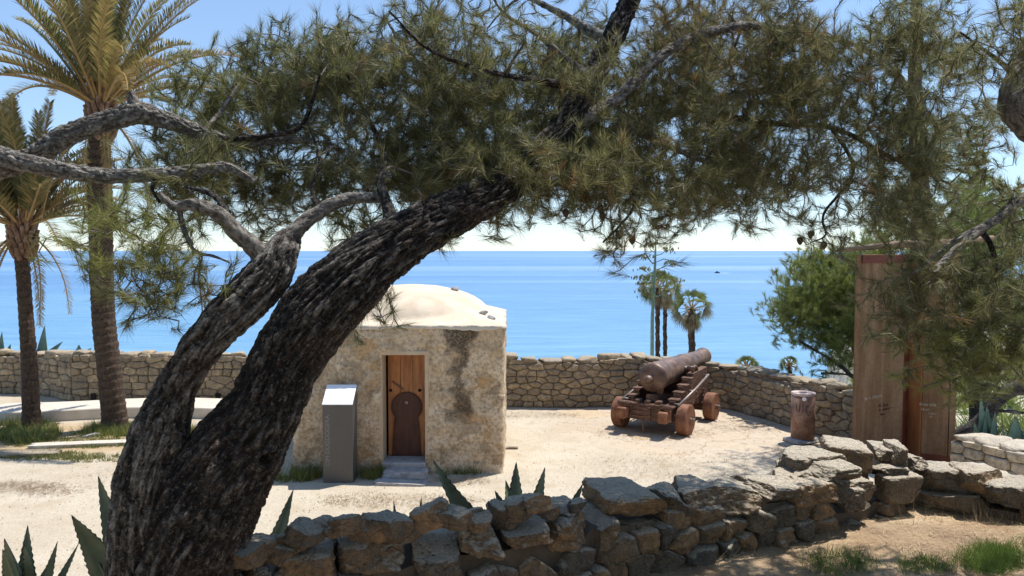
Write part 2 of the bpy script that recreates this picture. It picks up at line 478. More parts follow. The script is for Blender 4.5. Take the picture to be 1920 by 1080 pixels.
def bank_mat():
    m, N, L, B = newmat("needle_strewn_earth")
    v = geo_coords(N, L)
    n1 = noise(N, L, v, 2.2, 6, 0.65); n2 = noise(N, L, v, 45, 8, 0.75)
    base = ramp(N, L, n1, [(0.3, (0.40, 0.27, 0.16)), (0.5, (0.50, 0.36, 0.22)), (0.7, (0.66, 0.51, 0.34))])
    base = mix(N, L, ramp(N, L, n2, [(0.33, 0.5), (0.5, 0.0)]), base, (0.22, 0.14, 0.085))
    n4 = noise(N, L, v, 0.9, 5, 0.6)
    base = mix(N, L, ramp(N, L, n4, [(0.42, 0.65), (0.56, 0.0)]), base, (0.17, 0.10, 0.06))
    L.new(base, B.inputs["Base Color"]); B.inputs["Roughness"].default_value = 0.95
    bump(N, L, B, n2, 0.8, 0.02)
    return m
M['bank'] = bank_mat()
M['hill'] = simple("dry_hillside", [(0.20, 0.18, 0.11), (0.50, 0.45, 0.36), (0.66, 0.62, 0.54)], 0.9, 0.95, 0.8, 0.2)

def sea_mat():
    m, N, L, B = newmat("sea_water")
    v = geo_coords(N, L, (0.0006, 0.006, 1)); n1 = noise(N, L, v, 1.0, 5, 0.55, 0.4)
    v3 = geo_coords(N, L, (0.00012, 0.0011, 1)); n3 = noise(N, L, v3, 1.0, 4, 0.5, 0.3)
    c = ramp(N, L, n1, [(0.3, (0.070, 0.175, 0.36)), (0.52, (0.105, 0.235, 0.42)), (0.68, (0.19, 0.34, 0.51))])
    c = mix(N, L, ramp(N, L, n3, [(0.50, 0.0), (0.62, 0.9)]), c, (0.27, 0.40, 0.58))
    # shallower, greener water towards the shore
    g = N.new("ShaderNodeNewGeometry"); s2 = N.new("ShaderNodeSeparateXYZ"); L.new(g.outputs["Position"], s2.inputs[0])
    near = math_(N, L, 'DIVIDE', s2.outputs[1], 900.0, clamp=True)
    c = mix(N, L, ramp(N, L, near, [(0.05, 0.75), (0.6, 0.0)]), c, (0.17, 0.36, 0.49))
    rip = noise(N, L, geo_coords(N, L, (0.035, 0.16, 1)), 1.0, 7, 0.7)
    c = mix(N, L, ramp(N, L, rip, [(0.38, 0.45), (0.52, 0.0)]), c, (0.07, 0.19, 0.34))
    c = mix(N, L, ramp(N, L, rip, [(0.55, 0.0), (0.72, 0.4)]), c, (0.30, 0.46, 0.60))
    L.new(c, B.inputs["Base Color"])
    B.inputs["Roughness"].default_value = 0.38
    B.inputs["Specular IOR Level"].default_value = 0.35
    vw = geo_coords(N, L, (0.10, 0.28, 1))
    w1 = noise(N, L, vw, 1.0, 8, 0.65)
    bump(N, L, B, w1, 0.9, 0.7)
    return m
M['sea'] = sea_mat()

def corten_mat():
    m, N, L, B = newmat("weathering_steel")
    v = geo_coords(N, L, (1, 1, 0.28)); v1 = geo_coords(N, L)
    n1 = noise(N, L, v, 2.6, 7, 0.6); n2 = noise(N, L, v1, 16, 8, 0.7); n3 = noise(N, L, geo_coords(N, L, (2.5, 2.5, 0.12)), 3.5, 5, 0.6)
    base = ramp(N, L, n1, [(0.3, (0.135, 0.074, 0.038)), (0.52, (0.215, 0.128, 0.070)), (0.72, (0.31, 0.205, 0.125))])
    base = mix(N, L, ramp(N, L, n3, [(0.5, 0.0), (0.72, 0.55)]), base, (0.38, 0.25, 0.15))
    base = mix(N, L, ramp(N, L, n2, [(0.35, 0.45), (0.55, 0.0)]), base, (0.12, 0.065, 0.04))
    L.new(base, B.inputs["Base Color"]); B.inputs["Roughness"].default_value = 0.9
    B.inputs["Specular IOR Level"].default_value = 0.12
    bump(N, L, B, n2, 0.25, 0.006)
    return m
M['corten'] = corten_mat()
M['corten_red'] = simple("red_oxide_band", [(0.11, 0.03, 0.018), (0.20, 0.06, 0.035)], 4, 0.7, 0.2, 0.004)
M['corten_orange'] = simple("orange_rust", [(0.22, 0.08, 0.03), (0.40, 0.17, 0.07)], 3, 0.75, 0.2, 0.004, stretch=(1, 1, 0.3))
M['graffiti_w'] = simple("white_marker", [(0.22, 0.16, 0.11), (0.55, 0.48, 0.40)], 20, 0.7, 0.0)
M['graffiti_r'] = simple("red_brown_scrawl", [(0.10, 0.04, 0.03), (0.16, 0.07, 0.05)], 20, 0.7, 0.0)
M['graffiti_d'] = simple("dark_marker", [(0.03, 0.015, 0.012), (0.07, 0.03, 0.02)], 20, 0.7, 0.0)

def binmat():
    m, N, L, B = newmat("rusty_bin_steel")
    v = geo_coords(N, L); n1 = noise(N, L, v, 3.2, 6, 0.6); n2 = noise(N, L, v, 20, 6, 0.7)
    base = ramp(N, L, n1, [(0.3, (0.16, 0.075, 0.045)), (0.5, (0.29, 0.155, 0.10)), (0.7, (0.46, 0.32, 0.22))])
    base = mix(N, L, ramp(N, L, n2, [(0.35, 0.4), (0.55, 0.0)]), base, (0.10, 0.04, 0.025))
    L.new(base, B.inputs["Base Color"]); B.inputs["Roughness"].default_value = 0.55; B.inputs["Metallic"].default_value = 0.15
    bump(N, L, B, n2, 0.2, 0.004)
    return m
M['bin'] = binmat()
M['bin_lid'] = simple("faded_lid", [(0.50, 0.36, 0.32), (0.68, 0.55, 0.50)], 8, 0.6, 0.2, 0.003)

def hut_mat():
    m, N, L, B = newmat("patched_lime_render")
    v = geo_coords(N, L)
    nw = N.new("ShaderNodeTexNoise"); nw.inputs["Scale"].default_value = 2.2; nw.inputs["Detail"].default_value = 5
    L.new(v, nw.inputs["Vector"])
    sc = N.new("ShaderNodeVectorMath"); sc.operation = 'SCALE'; sc.inputs[3].default_value = 0.55
    ad = N.new("ShaderNodeVectorMath"); ad.operation = 'ADD'
    L.new(nw.outputs["Color"], sc.inputs[0]); L.new(v, ad.inputs[0]); L.new(sc.outputs[0], ad.inputs[1])
    mp = N.new("ShaderNodeMapping"); mp.inputs[3].default_value = (1.9, 0.6, 3.1); L.new(ad.outputs[0], mp.inputs[0])
    cell = voro(N, L, mp.outputs[0], 1.0, 'F1', "Color"); edge = voro(N, L, mp.outputs[0], 1.0, 'DISTANCE_TO_EDGE')
    sp = N.new("ShaderNodeSeparateXYZ"); L.new(cell, sp.inputs[0])
    rock = ramp(N, L, sp.outputs[1], [(0.0, (0.40, 0.295, 0.185)), (0.4, (0.50, 0.36, 0.21)), (0.7, (0.56, 0.36, 0.18)), (1.0, (0.44, 0.345, 0.235))])
    n1 = noise(N, L, v, 3.0, 7, 0.62); n2 = noise(N, L, v, 17, 8, 0.7); n3 = noise(N, L, v, 1.1, 5, 0.55); n4 = noise(N, L, v, 60, 5, 0.7)
    plaster = ramp(N, L, n1, [(0.3, (0.47, 0.345, 0.21)), (0.5, (0.62, 0.48, 0.32)), (0.7, (0.75, 0.62, 0.45))])
    # how much render is left: more on the right half and round the door
    s2 = N.new("ShaderNodeSeparateXYZ"); L.new(v, s2.inputs[0])
    xr = math_(N, L, 'DIVIDE', math_(N, L, 'ADD', s2.outputs[0], 2.6), 1.4, clamp=True)
    cov = math_(N, L, 'ADD', n3, math_(N, L, 'MULTIPLY', xr, 0.13))
    cov = math_(N, L, 'ADD', cov, math_(N, L, 'MULTIPLY', n2, 0.18))
    cov = ramp(N, L, cov, [(0.56, 0.0), (0.64, 1.0)])
    cov = math_(N, L, 'MAXIMUM', cov, ramp(N, L, edge, [(0.06, 1.0), (0.13, 0.0)]))
    base = mix(N, L, cov, rock, plaster)
    base = mix(N, L, ramp(N, L, n2, [(0.38, 0.65), (0.55, 0.0)]), base, (0.20, 0.14, 0.085))
    base = mix(N, L, ramp(N, L, n4, [(0.34, 0.4), (0.48, 0.0)]), base, (0.18, 0.13, 0.09))
    # dark weather stain running down from the roof, right of the door
    sx = math_(N, L, 'ADD', s2.outputs[0], 0.93); sx = math_(N, L, 'ADD', sx, math_(N, L, 'MULTIPLY', math_(N, L, 'SUBTRACT', n1, 0.5), 1.1))
    sx = math_(N, L, 'ABSOLUTE', math_(N, L, 'DIVIDE', sx, 0.30))
    zf = ramp(N, L, math_(N, L, 'DIVIDE', s2.outputs[2], 2.8, clamp=True), [(0.22, 0.0), (0.40, 0.9), (0.62, 0.75), (0.98, 1.0)])
    st = math_(N, L, 'SUBTRACT', 1.0, sx, clamp=True)
    st = math_(N, L, 'MULTIPLY', st, zf)
    st = math_(N, L, 'MULTIPLY', math_(N, L, 'ADD', st, 0.15), math_(N, L, 'ADD', n2, n1))
    st = ramp(N, L, st, [(0.36, 0.0), (0.80, 0.95)])
    st = math_(N, L, 'MULTIPLY', st, ramp(N, L, noise(N, L, v, 26, 8, 0.8), [(0.40, 0.25), (0.56, 1.0)]))
    st = math_(N, L, 'MULTIPLY', st, zf)
    base = mix(N, L, st, base, (0.05, 0.034, 0.022))
    L.new(base, B.inputs["Base Color"]); B.inputs["Roughness"].default_value = 0.95; B.inputs["Specular IOR Level"].default_value = 0.15
    h = math_(N, L, 'ADD', math_(N, L, 'MULTIPLY', cov, 0.55), math_(N, L, 'MULTIPLY', n2, 0.8))
    h = math_(N, L, 'ADD', h, math_(N, L, 'MULTIPLY', ramp(N, L, edge, [(0.0, 0.0), (0.2, 1.0)]), 0.3))
    h = math_(N, L, 'SUBTRACT', h, math_(N, L, 'MULTIPLY', st, 0.8))
    bump(N, L, B, h, 0.9, 0.035)
    return m
M['hut'] = hut_mat()
M['dome'] = simple("cream_dome_render", [(0.56, 0.445, 0.315), (0.63, 0.515, 0.38), (0.69, 0.59, 0.455)], 2.6, 0.9, 0.4, 0.015)
M['reveal'] = simple("ochre_reveal_render", [(0.44, 0.33, 0.21), (0.56, 0.44, 0.30)], 4, 0.9, 0.3, 0.008)

def door_mat(name, a, b, c):
    m, N, L, B = newmat(name)
    v = geo_coords(N, L, (1, 1, 0.12)); n1 = noise(N, L, v, 14, 6, 0.6, 0.6); n2 = noise(N, L, geo_coords(N, L), 2.5, 5, 0.6)
    col = ramp(N, L, n1, [(0.3, a), (0.5, b), (0.72, c)])
    col = mix(N, L, ramp(N, L, n2, [(0.4, 0.35), (0.65, 0.0)]), col, tuple(x * 0.45 for x in a))
    L.new(col, B.inputs["Base Color"]); B.inputs["Roughness"].default_value = 0.6
    bump(N, L, B, n1, 0.3, 0.004)
    return m
M['door'] = door_mat("varnished_door_wood", (0.28, 0.10, 0.036), (0.46, 0.185, 0.062), (0.58, 0.27, 0.10))
M['wicket'] = door_mat("dark_wicket_wood", (0.04, 0.013, 0.008), (0.08, 0.024, 0.013), (0.12, 0.042, 0.022))

# ------------------------------------------------------------------ stone building blocks
def cube_sphere(n):
    V = []; Fq = []; key = {}
    def vid(p):
        k = tuple(round(x, 5) for x in p)
        if k not in key: key[k] = len(V); V.append(p)
        return key[k]
    ls = [-1 + 2 * i / n for i in range(n + 1)]
    for ax in range(3):
        for sg in (-1, 1):
            for i in range(n):
                for j in range(n):
                    q = []
                    for (a, b) in ((i, j), (i + 1, j), (i + 1, j + 1), (i, j + 1)):
                        p = [0, 0, 0]; p[ax] = sg; p[(ax + 1) % 3] = ls[a]; p[(ax + 2) % 3] = ls[b]
                        q.append(vid(tuple(p)))
                    if sg < 0: q.reverse()
                    Fq.append(q)
    return np.array(V, float), Fq
CS = {n: cube_sphere(n) for n in (4, 8, 14, 22, 32)}

def rock(mb, c, dims, rot=None, seed=0, res=8, box=5.0, rough=0.06, cuts=5):
    V, Fq = CS[res]
    rnd = random.Random(seed)
    p = V / np.linalg.norm(V, axis=1)[:, None]
    k = (np.abs(p) ** box).sum(1) ** (-1 / box)
    p = p * k[:, None]
    for _ in range(cuts):
        nrm = np.array([rnd.gauss(0, 1), rnd.gauss(0, 1), rnd.gauss(0, 1)]); nrm /= np.linalg.norm(nrm)
        off = rnd.uniform(0.80, 1.05) * (0.78 + 0.62 * (1 - np.abs(nrm).max()))
        d = p @ nrm - off
        p = p - np.clip(d, 0, None)[:, None] * nrm
    off = Vector((seed * 3.17 % 50, seed * 1.3 % 50, 7))
    disp = np.array([mn.fractal(Vector(q) * 1.7 + off, 0.55, 2.1, 8 if res > 4 else 3) for q in p])
    p = p * (1 + rough * 2.2 * disp)[:, None]
    p = p * (np.array(dims) / 2)
    if rot is not None: p = p @ np.array(rot.to_3x3()).T
    mb.add(p + np.array(c), Fq)

def clip_poly(poly, nx, ny, c):
    out = []
    m = len(poly)
    for i in range(m):
        a = poly[i]; b = poly[(i + 1) % m]
        da = a[0] * nx + a[1] * ny - c; db = b[0] * nx + b[1] * ny - c
        if da <= 0: out.append(a)
        if (da < 0 < db) or (db < 0 < da):
            t = da / (da - db); out.append((a[0] + (b[0] - a[0]) * t, a[1] + (b[1] - a[1]) * t))
    return out

def voronoi_cells(S, H, cw, ch, jit, rnd):
    seeds = []
    rows = max(1, int(round(H / ch))); rh = H / rows
    for r in range(rows):
        x = rnd.uniform(-0.5, 0.3) * cw
        while x < S + cw:
            w = cw * rnd.choice((rnd.uniform(0.35, 0.8), rnd.uniform(0.7, 1.3), rnd.uniform(1.2, 2.0)))
            seeds.append((x + w / 2, (r + 0.5 + rnd.uniform(-jit, jit)) * rh)); x += w
    sx = ch / cw
    pts = np.array(seeds) * np.array([sx, 1.0])
    cells = []
    for i, (u, t) in enumerate(seeds):
        if u < -0.3 * cw or u > S + 0.3 * cw: continue
        d = ((pts - pts[i]) ** 2).sum(1); nb = np.argsort(d)[1:20]
        poly = [(0, 0), (S * sx, 0), (S * sx, H), (0, H)]
        for j in nb:
            nx, ny = pts[j] - pts[i]
            c = (pts[j] @ pts[j] - pts[i] @ pts[i]) / 2
            poly = clip_poly(poly, nx, ny, c)
            if len(poly) < 3: break
        if len(poly) >= 3: cells.append([(a / sx, b) for a, b in poly])
    return cells

class Path:
    def __init__(s, pts):
        s.p = [Vector(q) for q in pts]
        s.l = [0]
        for a, b in zip(s.p, s.p[1:]): s.l.append(s.l[-1] + (b.xy - a.xy).length)
        s.S = s.l[-1]
    def at(s, u):
        u = max(0, min(s.S, u))
        for i in range(len(s.p) - 1):
            if u <= s.l[i + 1] + 1e-9:
                L_ = s.l[i + 1] - s.l[i]; t = (u - s.l[i]) / L_
                d = (s.p[i + 1].xy - s.p[i].xy).normalized()
                p = s.p[i].lerp(s.p[i + 1], t)
                # blend normals near corners
                return p, Vector((d.y, -d.x, 0)), d
        return s.p[-1], Vector((0, -1, 0)), Vector((1, 0))

def rubble(mb, path, htop, cw, ch, seed, jit=0.18, bulge=0.05, gap=0.012, K=16, side=1, back=0.0, rough=1.0, hmax=None, sharp=0.66):
    """Fit irregular stones to the face of a wall that follows path; htop(u) is its height above the path."""
    rnd = random.Random(seed)
    S = path.S; H = hmax or max(htop(S * i / 60) for i in range(61))
    for cell in voronoi_cells(S, H, cw, ch, jit, rnd):
        cx = sum(a for a, b in cell) / len(cell); cy = sum(b for a, b in cell) / len(cell)
        ht = htop(cx)
        if cy > ht - 0.02: continue
        prot = bulge * rnd.uniform(0.35, 1.25); tilt = (rnd.uniform(-.25, .25), rnd.uniform(-.25, .25))
        m = len(cell); pm = [Vector(c_) for c_ in cell]
        per = sum((pm[i] - pm[(i + 1) % m]).length for i in range(m))
        out = []
        for i in range(K):          # K points evenly round the outline
            want = per * i / K; acc = 0
            for j in range(m):
                e = (pm[(j + 1) % m] - pm[j]).length
                if acc + e >= want and e > 1e-9: out.append(pm[j].lerp(pm[(j + 1) % m], (want - acc) / e)); break
                acc += e
            else: out.append(pm[0])
        sm = [out[i] * sharp + (out[i - 1] + out[(i + 1) % K]) * (1 - sharp) / 2 for i in range(K)]
        cen = Vector((cx, cy)); off = []
        for q in sm:
            v = q - cen; l_ = v.length; off.append(v * max(0.15, (l_ - gap) / max(l_, 1e-6)))
        V = []; rings = (0.0, 0.4, 0.68, 0.86, 0.96, 1.0, 1.0)
        ns = rnd.uniform(0, 90)
        for ri, r in enumerate(rings):
            for k in range(K if ri else 1):
                an = math.atan2(off[k].y, off[k].x)
                wob = 1 + 0.07 * rough * mn.noise(Vector((math.cos(an) * 2 + ns, math.sin(an) * 2, ns))) * r
                u = cx + off[k].x * r * wob; t = cy + off[k].y * r * wob
                t = min(t, htop(u))
                if ri == 6: dep = -0.07
                else:
                    dep = prot * (1 - r ** 9) ** 0.5 * (1 + tilt[0] * math.cos(an) * r * 2 + tilt[1] * math.sin(an) * r * 2)
                    dep += rough * 0.022 * mn.fractal(Vector((u * 7 + ns, t * 7, ns)), 0.7, 2.1, 5)
                p, n, d = path.at(u)
                V.append((p + Vector((0, 0, t)) + n * side * (dep + back))[:])
        Fc = [[0, 1 + k, 1 + (k + 1) % K] if side > 0 else [0, 1 + (k + 1) % K, 1 + k] for k in range(K)]
        for ri in range(1, 6):
            b0 = 1 + (ri - 1) * K; b1 = b0 + K
            for k in range(K):
                k2 = (k + 1) % K
                q = [b0 + k, b1 + k, b1 + k2, b0 + k2]
                Fc.append(q if side > 0 else q[::-1])
        mb.add(V, Fc)

def ribbon_core(mb, path, htop, th, inset=0.02, n=80, drop=0.1, tshift=0.03):
    V = []; 
    for i in range(n + 1):
        u = path.S * i / n
        p, nn, d = path.at(u)
        h = htop(u) - tshift
        for (o, z) in ((-inset, -drop), (-inset, h), (-th + inset, h), (-th + inset, -drop)):
            V.append((p + nn * o + Vector((0, 0, z)))[:])
    Fc = []
    for i in range(n):
        for k in range(4):
            k2 = (k + 1) % 4
            Fc.append([i * 4 + k, i * 4 + k2, (i + 1) * 4 + k2, (i + 1) * 4 + k])
    Fc.append([0, 1, 2, 3]); Fc.append([n * 4 + 3, n * 4 + 2, n * 4 + 1, n * 4])
    mb.add(V, Fc)

def interp(xs, ys):
    return lambda u: float(np.interp(u, xs, ys))

# ------------------------------------------------------------------ ground, hillside, sea
def grid_mesh(name, xs, ys, fz, mat, parent=None, smooth=True):
    X, Y = np.meshgrid(xs, ys)
    Z = np.vectorize(fz)(X, Y)
    V = np.stack([X.ravel(), Y.ravel(), Z.ravel()], -1)
    nx, ny = len(xs), len(ys)
    i = np.arange((ny - 1) * (nx - 1)); r = i // (nx - 1); c = i % (nx - 1)
    a = r * nx + c
    Fq = np.stack([a, a + 1, a + nx + 1, a + nx], -1)
    return np_mesh(name, V, Fq, mat, parent, smooth)

def terrace_z(x, y):
    return 0.02 * mn.noise(Vector((x * 0.5, y * 0.5, 0)))
o = grid_mesh("terrace_ground", np.linspace(-34, 8.3, 140), np.linspace(3.0, 21.6, 90), terrace_z, M['terrace'])
tag(o, kind='structure')

# near-wall line: pixel column -> distance of its front foot
WX = [(380, 2.62), (430, 2.75), (900, 3.12), (1300, 3.76), (1560, 4.15), (1738, 4.55)]
def bank_edge(x):
    # y of the wall line at a given x
    pts = [((px - 960) / F * d, d) for px, d in WX] + [(3.2, 4.35), (6, 4.1)]
    return float(np.interp(x, [p[0] for p in pts], [p[1] for p in pts]))
def bank_z(x, y):
    e = bank_edge(x)
    z = 2.40 + 0.05 * mn.noise(Vector((x * 1.1, y * 1.1, 3))) + 0.015 * mn.noise(Vector((x * 5, y * 5, 3)))
    z += 0.05 * max(0, x - 1.5) * 0.6
    if x < -0.9: z -= 0.25 * min(1.6, (-0.9 - x))
    over = y - (e + 0.25)
    if x < -1.0: over = y - (e - 0.1)
    if over > 0: z -= over * (1.25 if x < 2.6 else 0.85)
    return max(z, -0.12)
o = grid_mesh("ground", np.linspace(-9, 9, 150), np.linspace(-5, 7.6, 150), bank_z, M['bank'])
tag(o, kind='structure')

def hill_z(x, y):
    edge = 21.4 if x < 6 else max(9.0, 21.4 - (x - 6) * 6)
    dd = math.hypot(max(0, x - 8.0) * 0.9, max(0, y - edge))
    z = -0.35 - dd * 0.33 - 0.0006 * dd * dd
    z += 0.5 * mn.fractal(Vector((x * 0.12, y * 0.12, 5)), 0.8, 2, 4) * min(1, dd / 4)
    k = min(1, max(0, (x - 0.36 * y - 1.2) / 2.5)) * min(1, max(0, (60 - y) / 12)) * (1 if x > 8 else 0)
    if k > 0:
        zz = -1.2 + 0.018 * (y - 14) + 0.45 * mn.fractal(Vector((x * 0.35, y * 0.35, 8)), 0.8, 2, 5)
        z = z * (1 - k) + zz * k
    return max(z, -26)
o = grid_mesh("hillside", np.linspace(-60, 90, 160), np.linspace(2, 110, 140), hill_z, M['hill'])
tag(o, kind='structure')

SEA = -20.0
xs = [-60000, -20000, -6000, -2000, -700, -200, 0, 200, 700, 2000, 6000, 20000, 60000]
ys = [-200, 50, 120, 250, 500, 1000, 2500, 6000, 15000, 40000, 90000]
o = grid_mesh("sea_water", np.array(xs, float), np.array(ys, float), lambda x, y: SEA, M['sea'], smooth=False)
tag(o, kind='structure')

# ------------------------------------------------------------------ parapet walls round the terrace
def parapet(name, label, px_pts, th, cw, ch, seed, mat, hnoise=0.05, group=None, K=20, jit=0.3):
    """px_pts: (px, depth, height)"""
    base = [(((px - 960) / F * d), d, 0.0) for px, d, h in px_pts]
    pa = Path(base)
    hf = interp(pa.l, [h for _, _, h in px_pts])
    def htop(u): return hf(u) + hnoise * mn.noise(Vector((u * 1.3, seed, 0))) + hnoise * 0.9 * (1 if mn.noise(Vector((u * 0.9, seed, 4))) > 0.12 else 0)
    t = thing(name, label, 'wall', base[0], group=group)
    mb = MB(); rubble(mb, pa, htop, cw, ch, seed, K=K, jit=jit, bulge=0.045, gap=0.008, sharp=0.84)
    mb.build('stone_face', mat, t, smooth=True)
    mb = MB(); ribbon_core(mb, pa, htop, th, n=int(pa.S * 4)); mb.build('core', M['core_far'], t)
    # coping stones
    mb = MB(); rnd = random.Random(seed + 5); u = 0.0
    while u < pa.S:
        w = rnd.uniform(0.28, 0.62)
        p, n, d = pa.at(min(pa.S, u + w / 2))
        ang = math.atan2(d.y, d.x)
        h = htop(u + w / 2)
        hh = rnd.uniform(0.12, 0.2)
        rock(mb, (p - n * th / 2 + Vector((0, 0, h + hh * 0.12)))[:], (w * 1.0, th * rnd.uniform(1.0, 1.12), hh), Matrix.Rotation(ang + rnd.uniform(-.06, .06), 4, 'Z'), seed * 31 + int(u * 10), 4, 6, 0.05)
        u += w
    mb.build('coping', mat, t, smooth=True)
    return t

GP = 'dry stone parapets round the terrace'
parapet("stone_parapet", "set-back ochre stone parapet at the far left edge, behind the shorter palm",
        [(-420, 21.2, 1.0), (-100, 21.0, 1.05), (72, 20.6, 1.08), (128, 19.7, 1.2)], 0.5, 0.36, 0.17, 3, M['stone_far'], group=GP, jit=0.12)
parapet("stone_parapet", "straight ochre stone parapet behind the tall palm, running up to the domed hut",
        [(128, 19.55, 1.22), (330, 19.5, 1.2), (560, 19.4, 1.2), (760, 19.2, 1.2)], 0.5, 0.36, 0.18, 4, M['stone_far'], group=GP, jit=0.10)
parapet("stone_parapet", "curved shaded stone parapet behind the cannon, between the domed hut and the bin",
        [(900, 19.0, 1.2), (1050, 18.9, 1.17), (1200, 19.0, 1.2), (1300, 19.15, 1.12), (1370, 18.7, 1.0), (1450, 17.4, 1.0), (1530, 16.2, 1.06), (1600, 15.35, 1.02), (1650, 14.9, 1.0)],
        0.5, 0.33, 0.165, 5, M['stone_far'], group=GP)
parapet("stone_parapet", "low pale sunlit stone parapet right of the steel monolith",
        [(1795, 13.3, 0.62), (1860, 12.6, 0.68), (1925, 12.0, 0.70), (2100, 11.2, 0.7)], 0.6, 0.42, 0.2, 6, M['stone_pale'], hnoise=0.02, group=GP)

for px in (168, 404):
    mb = MB(); y_ = 19.5 - 0.075; x_ = (px - 960) / F * y_
    mb.box((x_, y_, 0.13), (0.13, 0.05, 0.26), bev=0.01)
    mb.build("drain_hole", M['black'], bpy.data.objects["stone_parapet.001"])

# ------------------------------------------------------------------ domed hut
HX0, HX1, HY0, HY1, HZ = -3.95, -0.16, 13.25, 17.0, 2.66
hut = thing("domed_hut", "small square rubble and plaster hut with a cream dome and a wooden door", "building", ((HX0 + HX1) / 2, HY0, 0))
DX0, DX1, DZ0, DZ1 = -2.325, -1.555, 0.20, 2.14
def hut_disp(x, y, z):
    d = 0.05 * mn.fractal(Vector((x * 0.9, y * 0.9, z * 0.9)), 0.9, 2.1, 6)
    v, _ = mn.voronoi(Vector((x * 2.2, y * 2.2, z * 3.4)))
    d += 0.02 * min(1, (v[1] - v[0]) * 2.5)
    d += 0.012 * mn.fractal(Vector((x * 9, y * 9, z * 9)), 0.7, 2.1, 3)
    return d
def hut_walls():
    # perimeter loop with a small corner radius, starting at front left; front face has columns that match the door
    r = 0.10
    fx = sorted(set(list(np.round(np.linspace(HX0 + r, HX1 - r, 120), 4)) + [DX0, DX1]))
    zs = sorted(set(list(np.round(np.linspace(-0.1, HZ, 84), 4)) + [DZ0, DZ1]))
    loop = [(x, HY0, 0, -1) for x in fx]
    for i in range(1, 6):
        a = -math.pi / 2 + math.pi / 2 * i / 6; loop.append((HX1 - r + r * math.cos(a), HY0 + r + r * math.sin(a), math.cos(a), math.sin(a)))
    for y in np.linspace(HY0 + r, HY1 - r, 50): loop.append((HX1, y, 1, 0))
    for i in range(1, 4):
        a = math.pi / 2 * i / 4; loop.append((HX1 - r + r * math.cos(a), HY1 - r + r * math.sin(a), math.cos(a), math.sin(a)))
    for x in np.linspace(HX1 - r, HX0 + r, 30): loop.append((x, HY1, 0, 1))
    for i in range(1, 4):
        a = math.pi / 2 + math.pi / 2 * i / 4; loop.append((HX0 + r + r * math.cos(a), HY1 - r + r * math.sin(a), math.cos(a), math.sin(a)))
    for y in np.linspace(HY1 - r, HY0 + r, 50): loop.append((HX0, y, -1, 0))
    for i in range(1, 6):
        a = math.pi + math.pi / 2 * i / 6; loop.append((HX0 + r + r * math.cos(a), HY0 + r + r * math.sin(a), math.cos(a), math.sin(a)))
    n = len(loop); V = []
    for z in zs:
        for (x, y, nx, ny) in loop:
            d = hut_disp(x, y, z)
            if ny == -1:
                ex = max(DX0 - x, x - DX1, 0); ez = max(DZ0 - z, z - DZ1, 0); e = math.hypot(ex, ez)
                if DX0 - 1e-6 <= x <= DX1 + 1e-6 and DZ0 - 1e-6 <= z <= DZ1 + 1e-6: e = 0
                d *= min(1, e / 0.12)
                # eroded hollow of the stain
                s = math.exp(-((x + 0.93) / 0.22) ** 2) * math.exp(-((z - 1.25) / 0.45) ** 2)
                d -= 0.05 * s * (0.5 + mn.noise(Vector((x * 8, z * 8, 1))))
            d += 0.05 * max(0, 0.35 - z) * 0.6
            V.append((x + nx * d, y + ny * d, z))
    Fq = []
    for j in range(len(zs) - 1):
        for i in range(n):
            i2 = (i + 1) % n
            if loop[i][3] == -1 and loop[i2][3] == -1:
                mx = (loop[i][0] + loop[i2][0]) / 2; mz = (zs[j] + zs[j + 1]) / 2
                if DX0 < mx < DX1 and DZ0 < mz < DZ1: continue
            Fq.append([j * n + i, j * n + i2, (j + 1) * n + i2, (j + 1) * n + i])
    np_mesh("wall", V, Fq, M['hut'], hut, True)
hut_walls()
def roof_z(x, y):
    cx, cy = (HX0 + HX1) / 2 , (HY0 + HY1) / 2
    r = math.hypot(x - cx, y - cy); R = 1.62
    dome = 0.65 * math.sqrt(max(0, 1 - (r / R) ** 2)) if r < R else 0
    edge = min(x - HX0, HX1 - x, y - HY0, HY1 - y)
    ramp_ = min(0.24, edge * 0.30)
    k = 0.07
    z = k * math.log(math.exp(dome / k) + math.exp(ramp_ / k)) - k * math.log(2) * math.exp(-max(dome, ramp_) / k)
    return HZ + 0.01 + max(0, z) + 0.012 * mn.fractal(Vector((x * 1.5, y * 1.5, 9)), 0.8, 2, 4)
def roof():
    n = 90; V = []; Fq = []
    xs = np.linspace(HX0 - 0.02, HX1 + 0.02, n); ys_ = np.linspace(HY0 - 0.02, HY1 + 0.02, n)
    for j, y in enumerate(ys_):
        for i, x in enumerate(xs):
            xx, yy = x, y
            e = 1.0 if (i in (0, n - 1) or j in (0, n - 1)) else 0.0
            dd = (hut_disp(x, y, HZ - 0.03) + 0.004) * e
            V.append((xx + dd * ((i == n - 1) - (i == 0)), yy + dd * ((j == n - 1) - (j == 0)), roof_z(x, y) - 0.03 * e * abs(mn.noise(Vector((x * 3, y * 3, 2))))))
    for j in range(n - 1):
        for i in range(n - 1): Fq.append([j * n + i, j * n + i + 1, (j + 1) * n + i + 1, (j + 1) * n + i])
    border = [j * n for j in range(0)]
    b = [i for i in range(n)] + [j * n + n - 1 for j in range(1, n)] + [(n - 1) * n + i for i in range(n - 2, -1, -1)] + [j * n for j in range(n - 2, 0, -1)]
    base = len(V)
    for q in b:
        x, y, z = V[q]
        V.append((x, y, HZ - 0.05 - 0.045 * abs(mn.noise(Vector((x * 4, y * 4, 1)))) - 0.03 * mn.noise(Vector((x * 1.4, y * 1.4, 6)))))
    m = len(b)
    for k in range(m): Fq.append([b[k], base + k, base + (k + 1) % m, b[(k + 1) % m]])
    np_mesh("roof", V, Fq, M['dome'], hut, True)
roof()
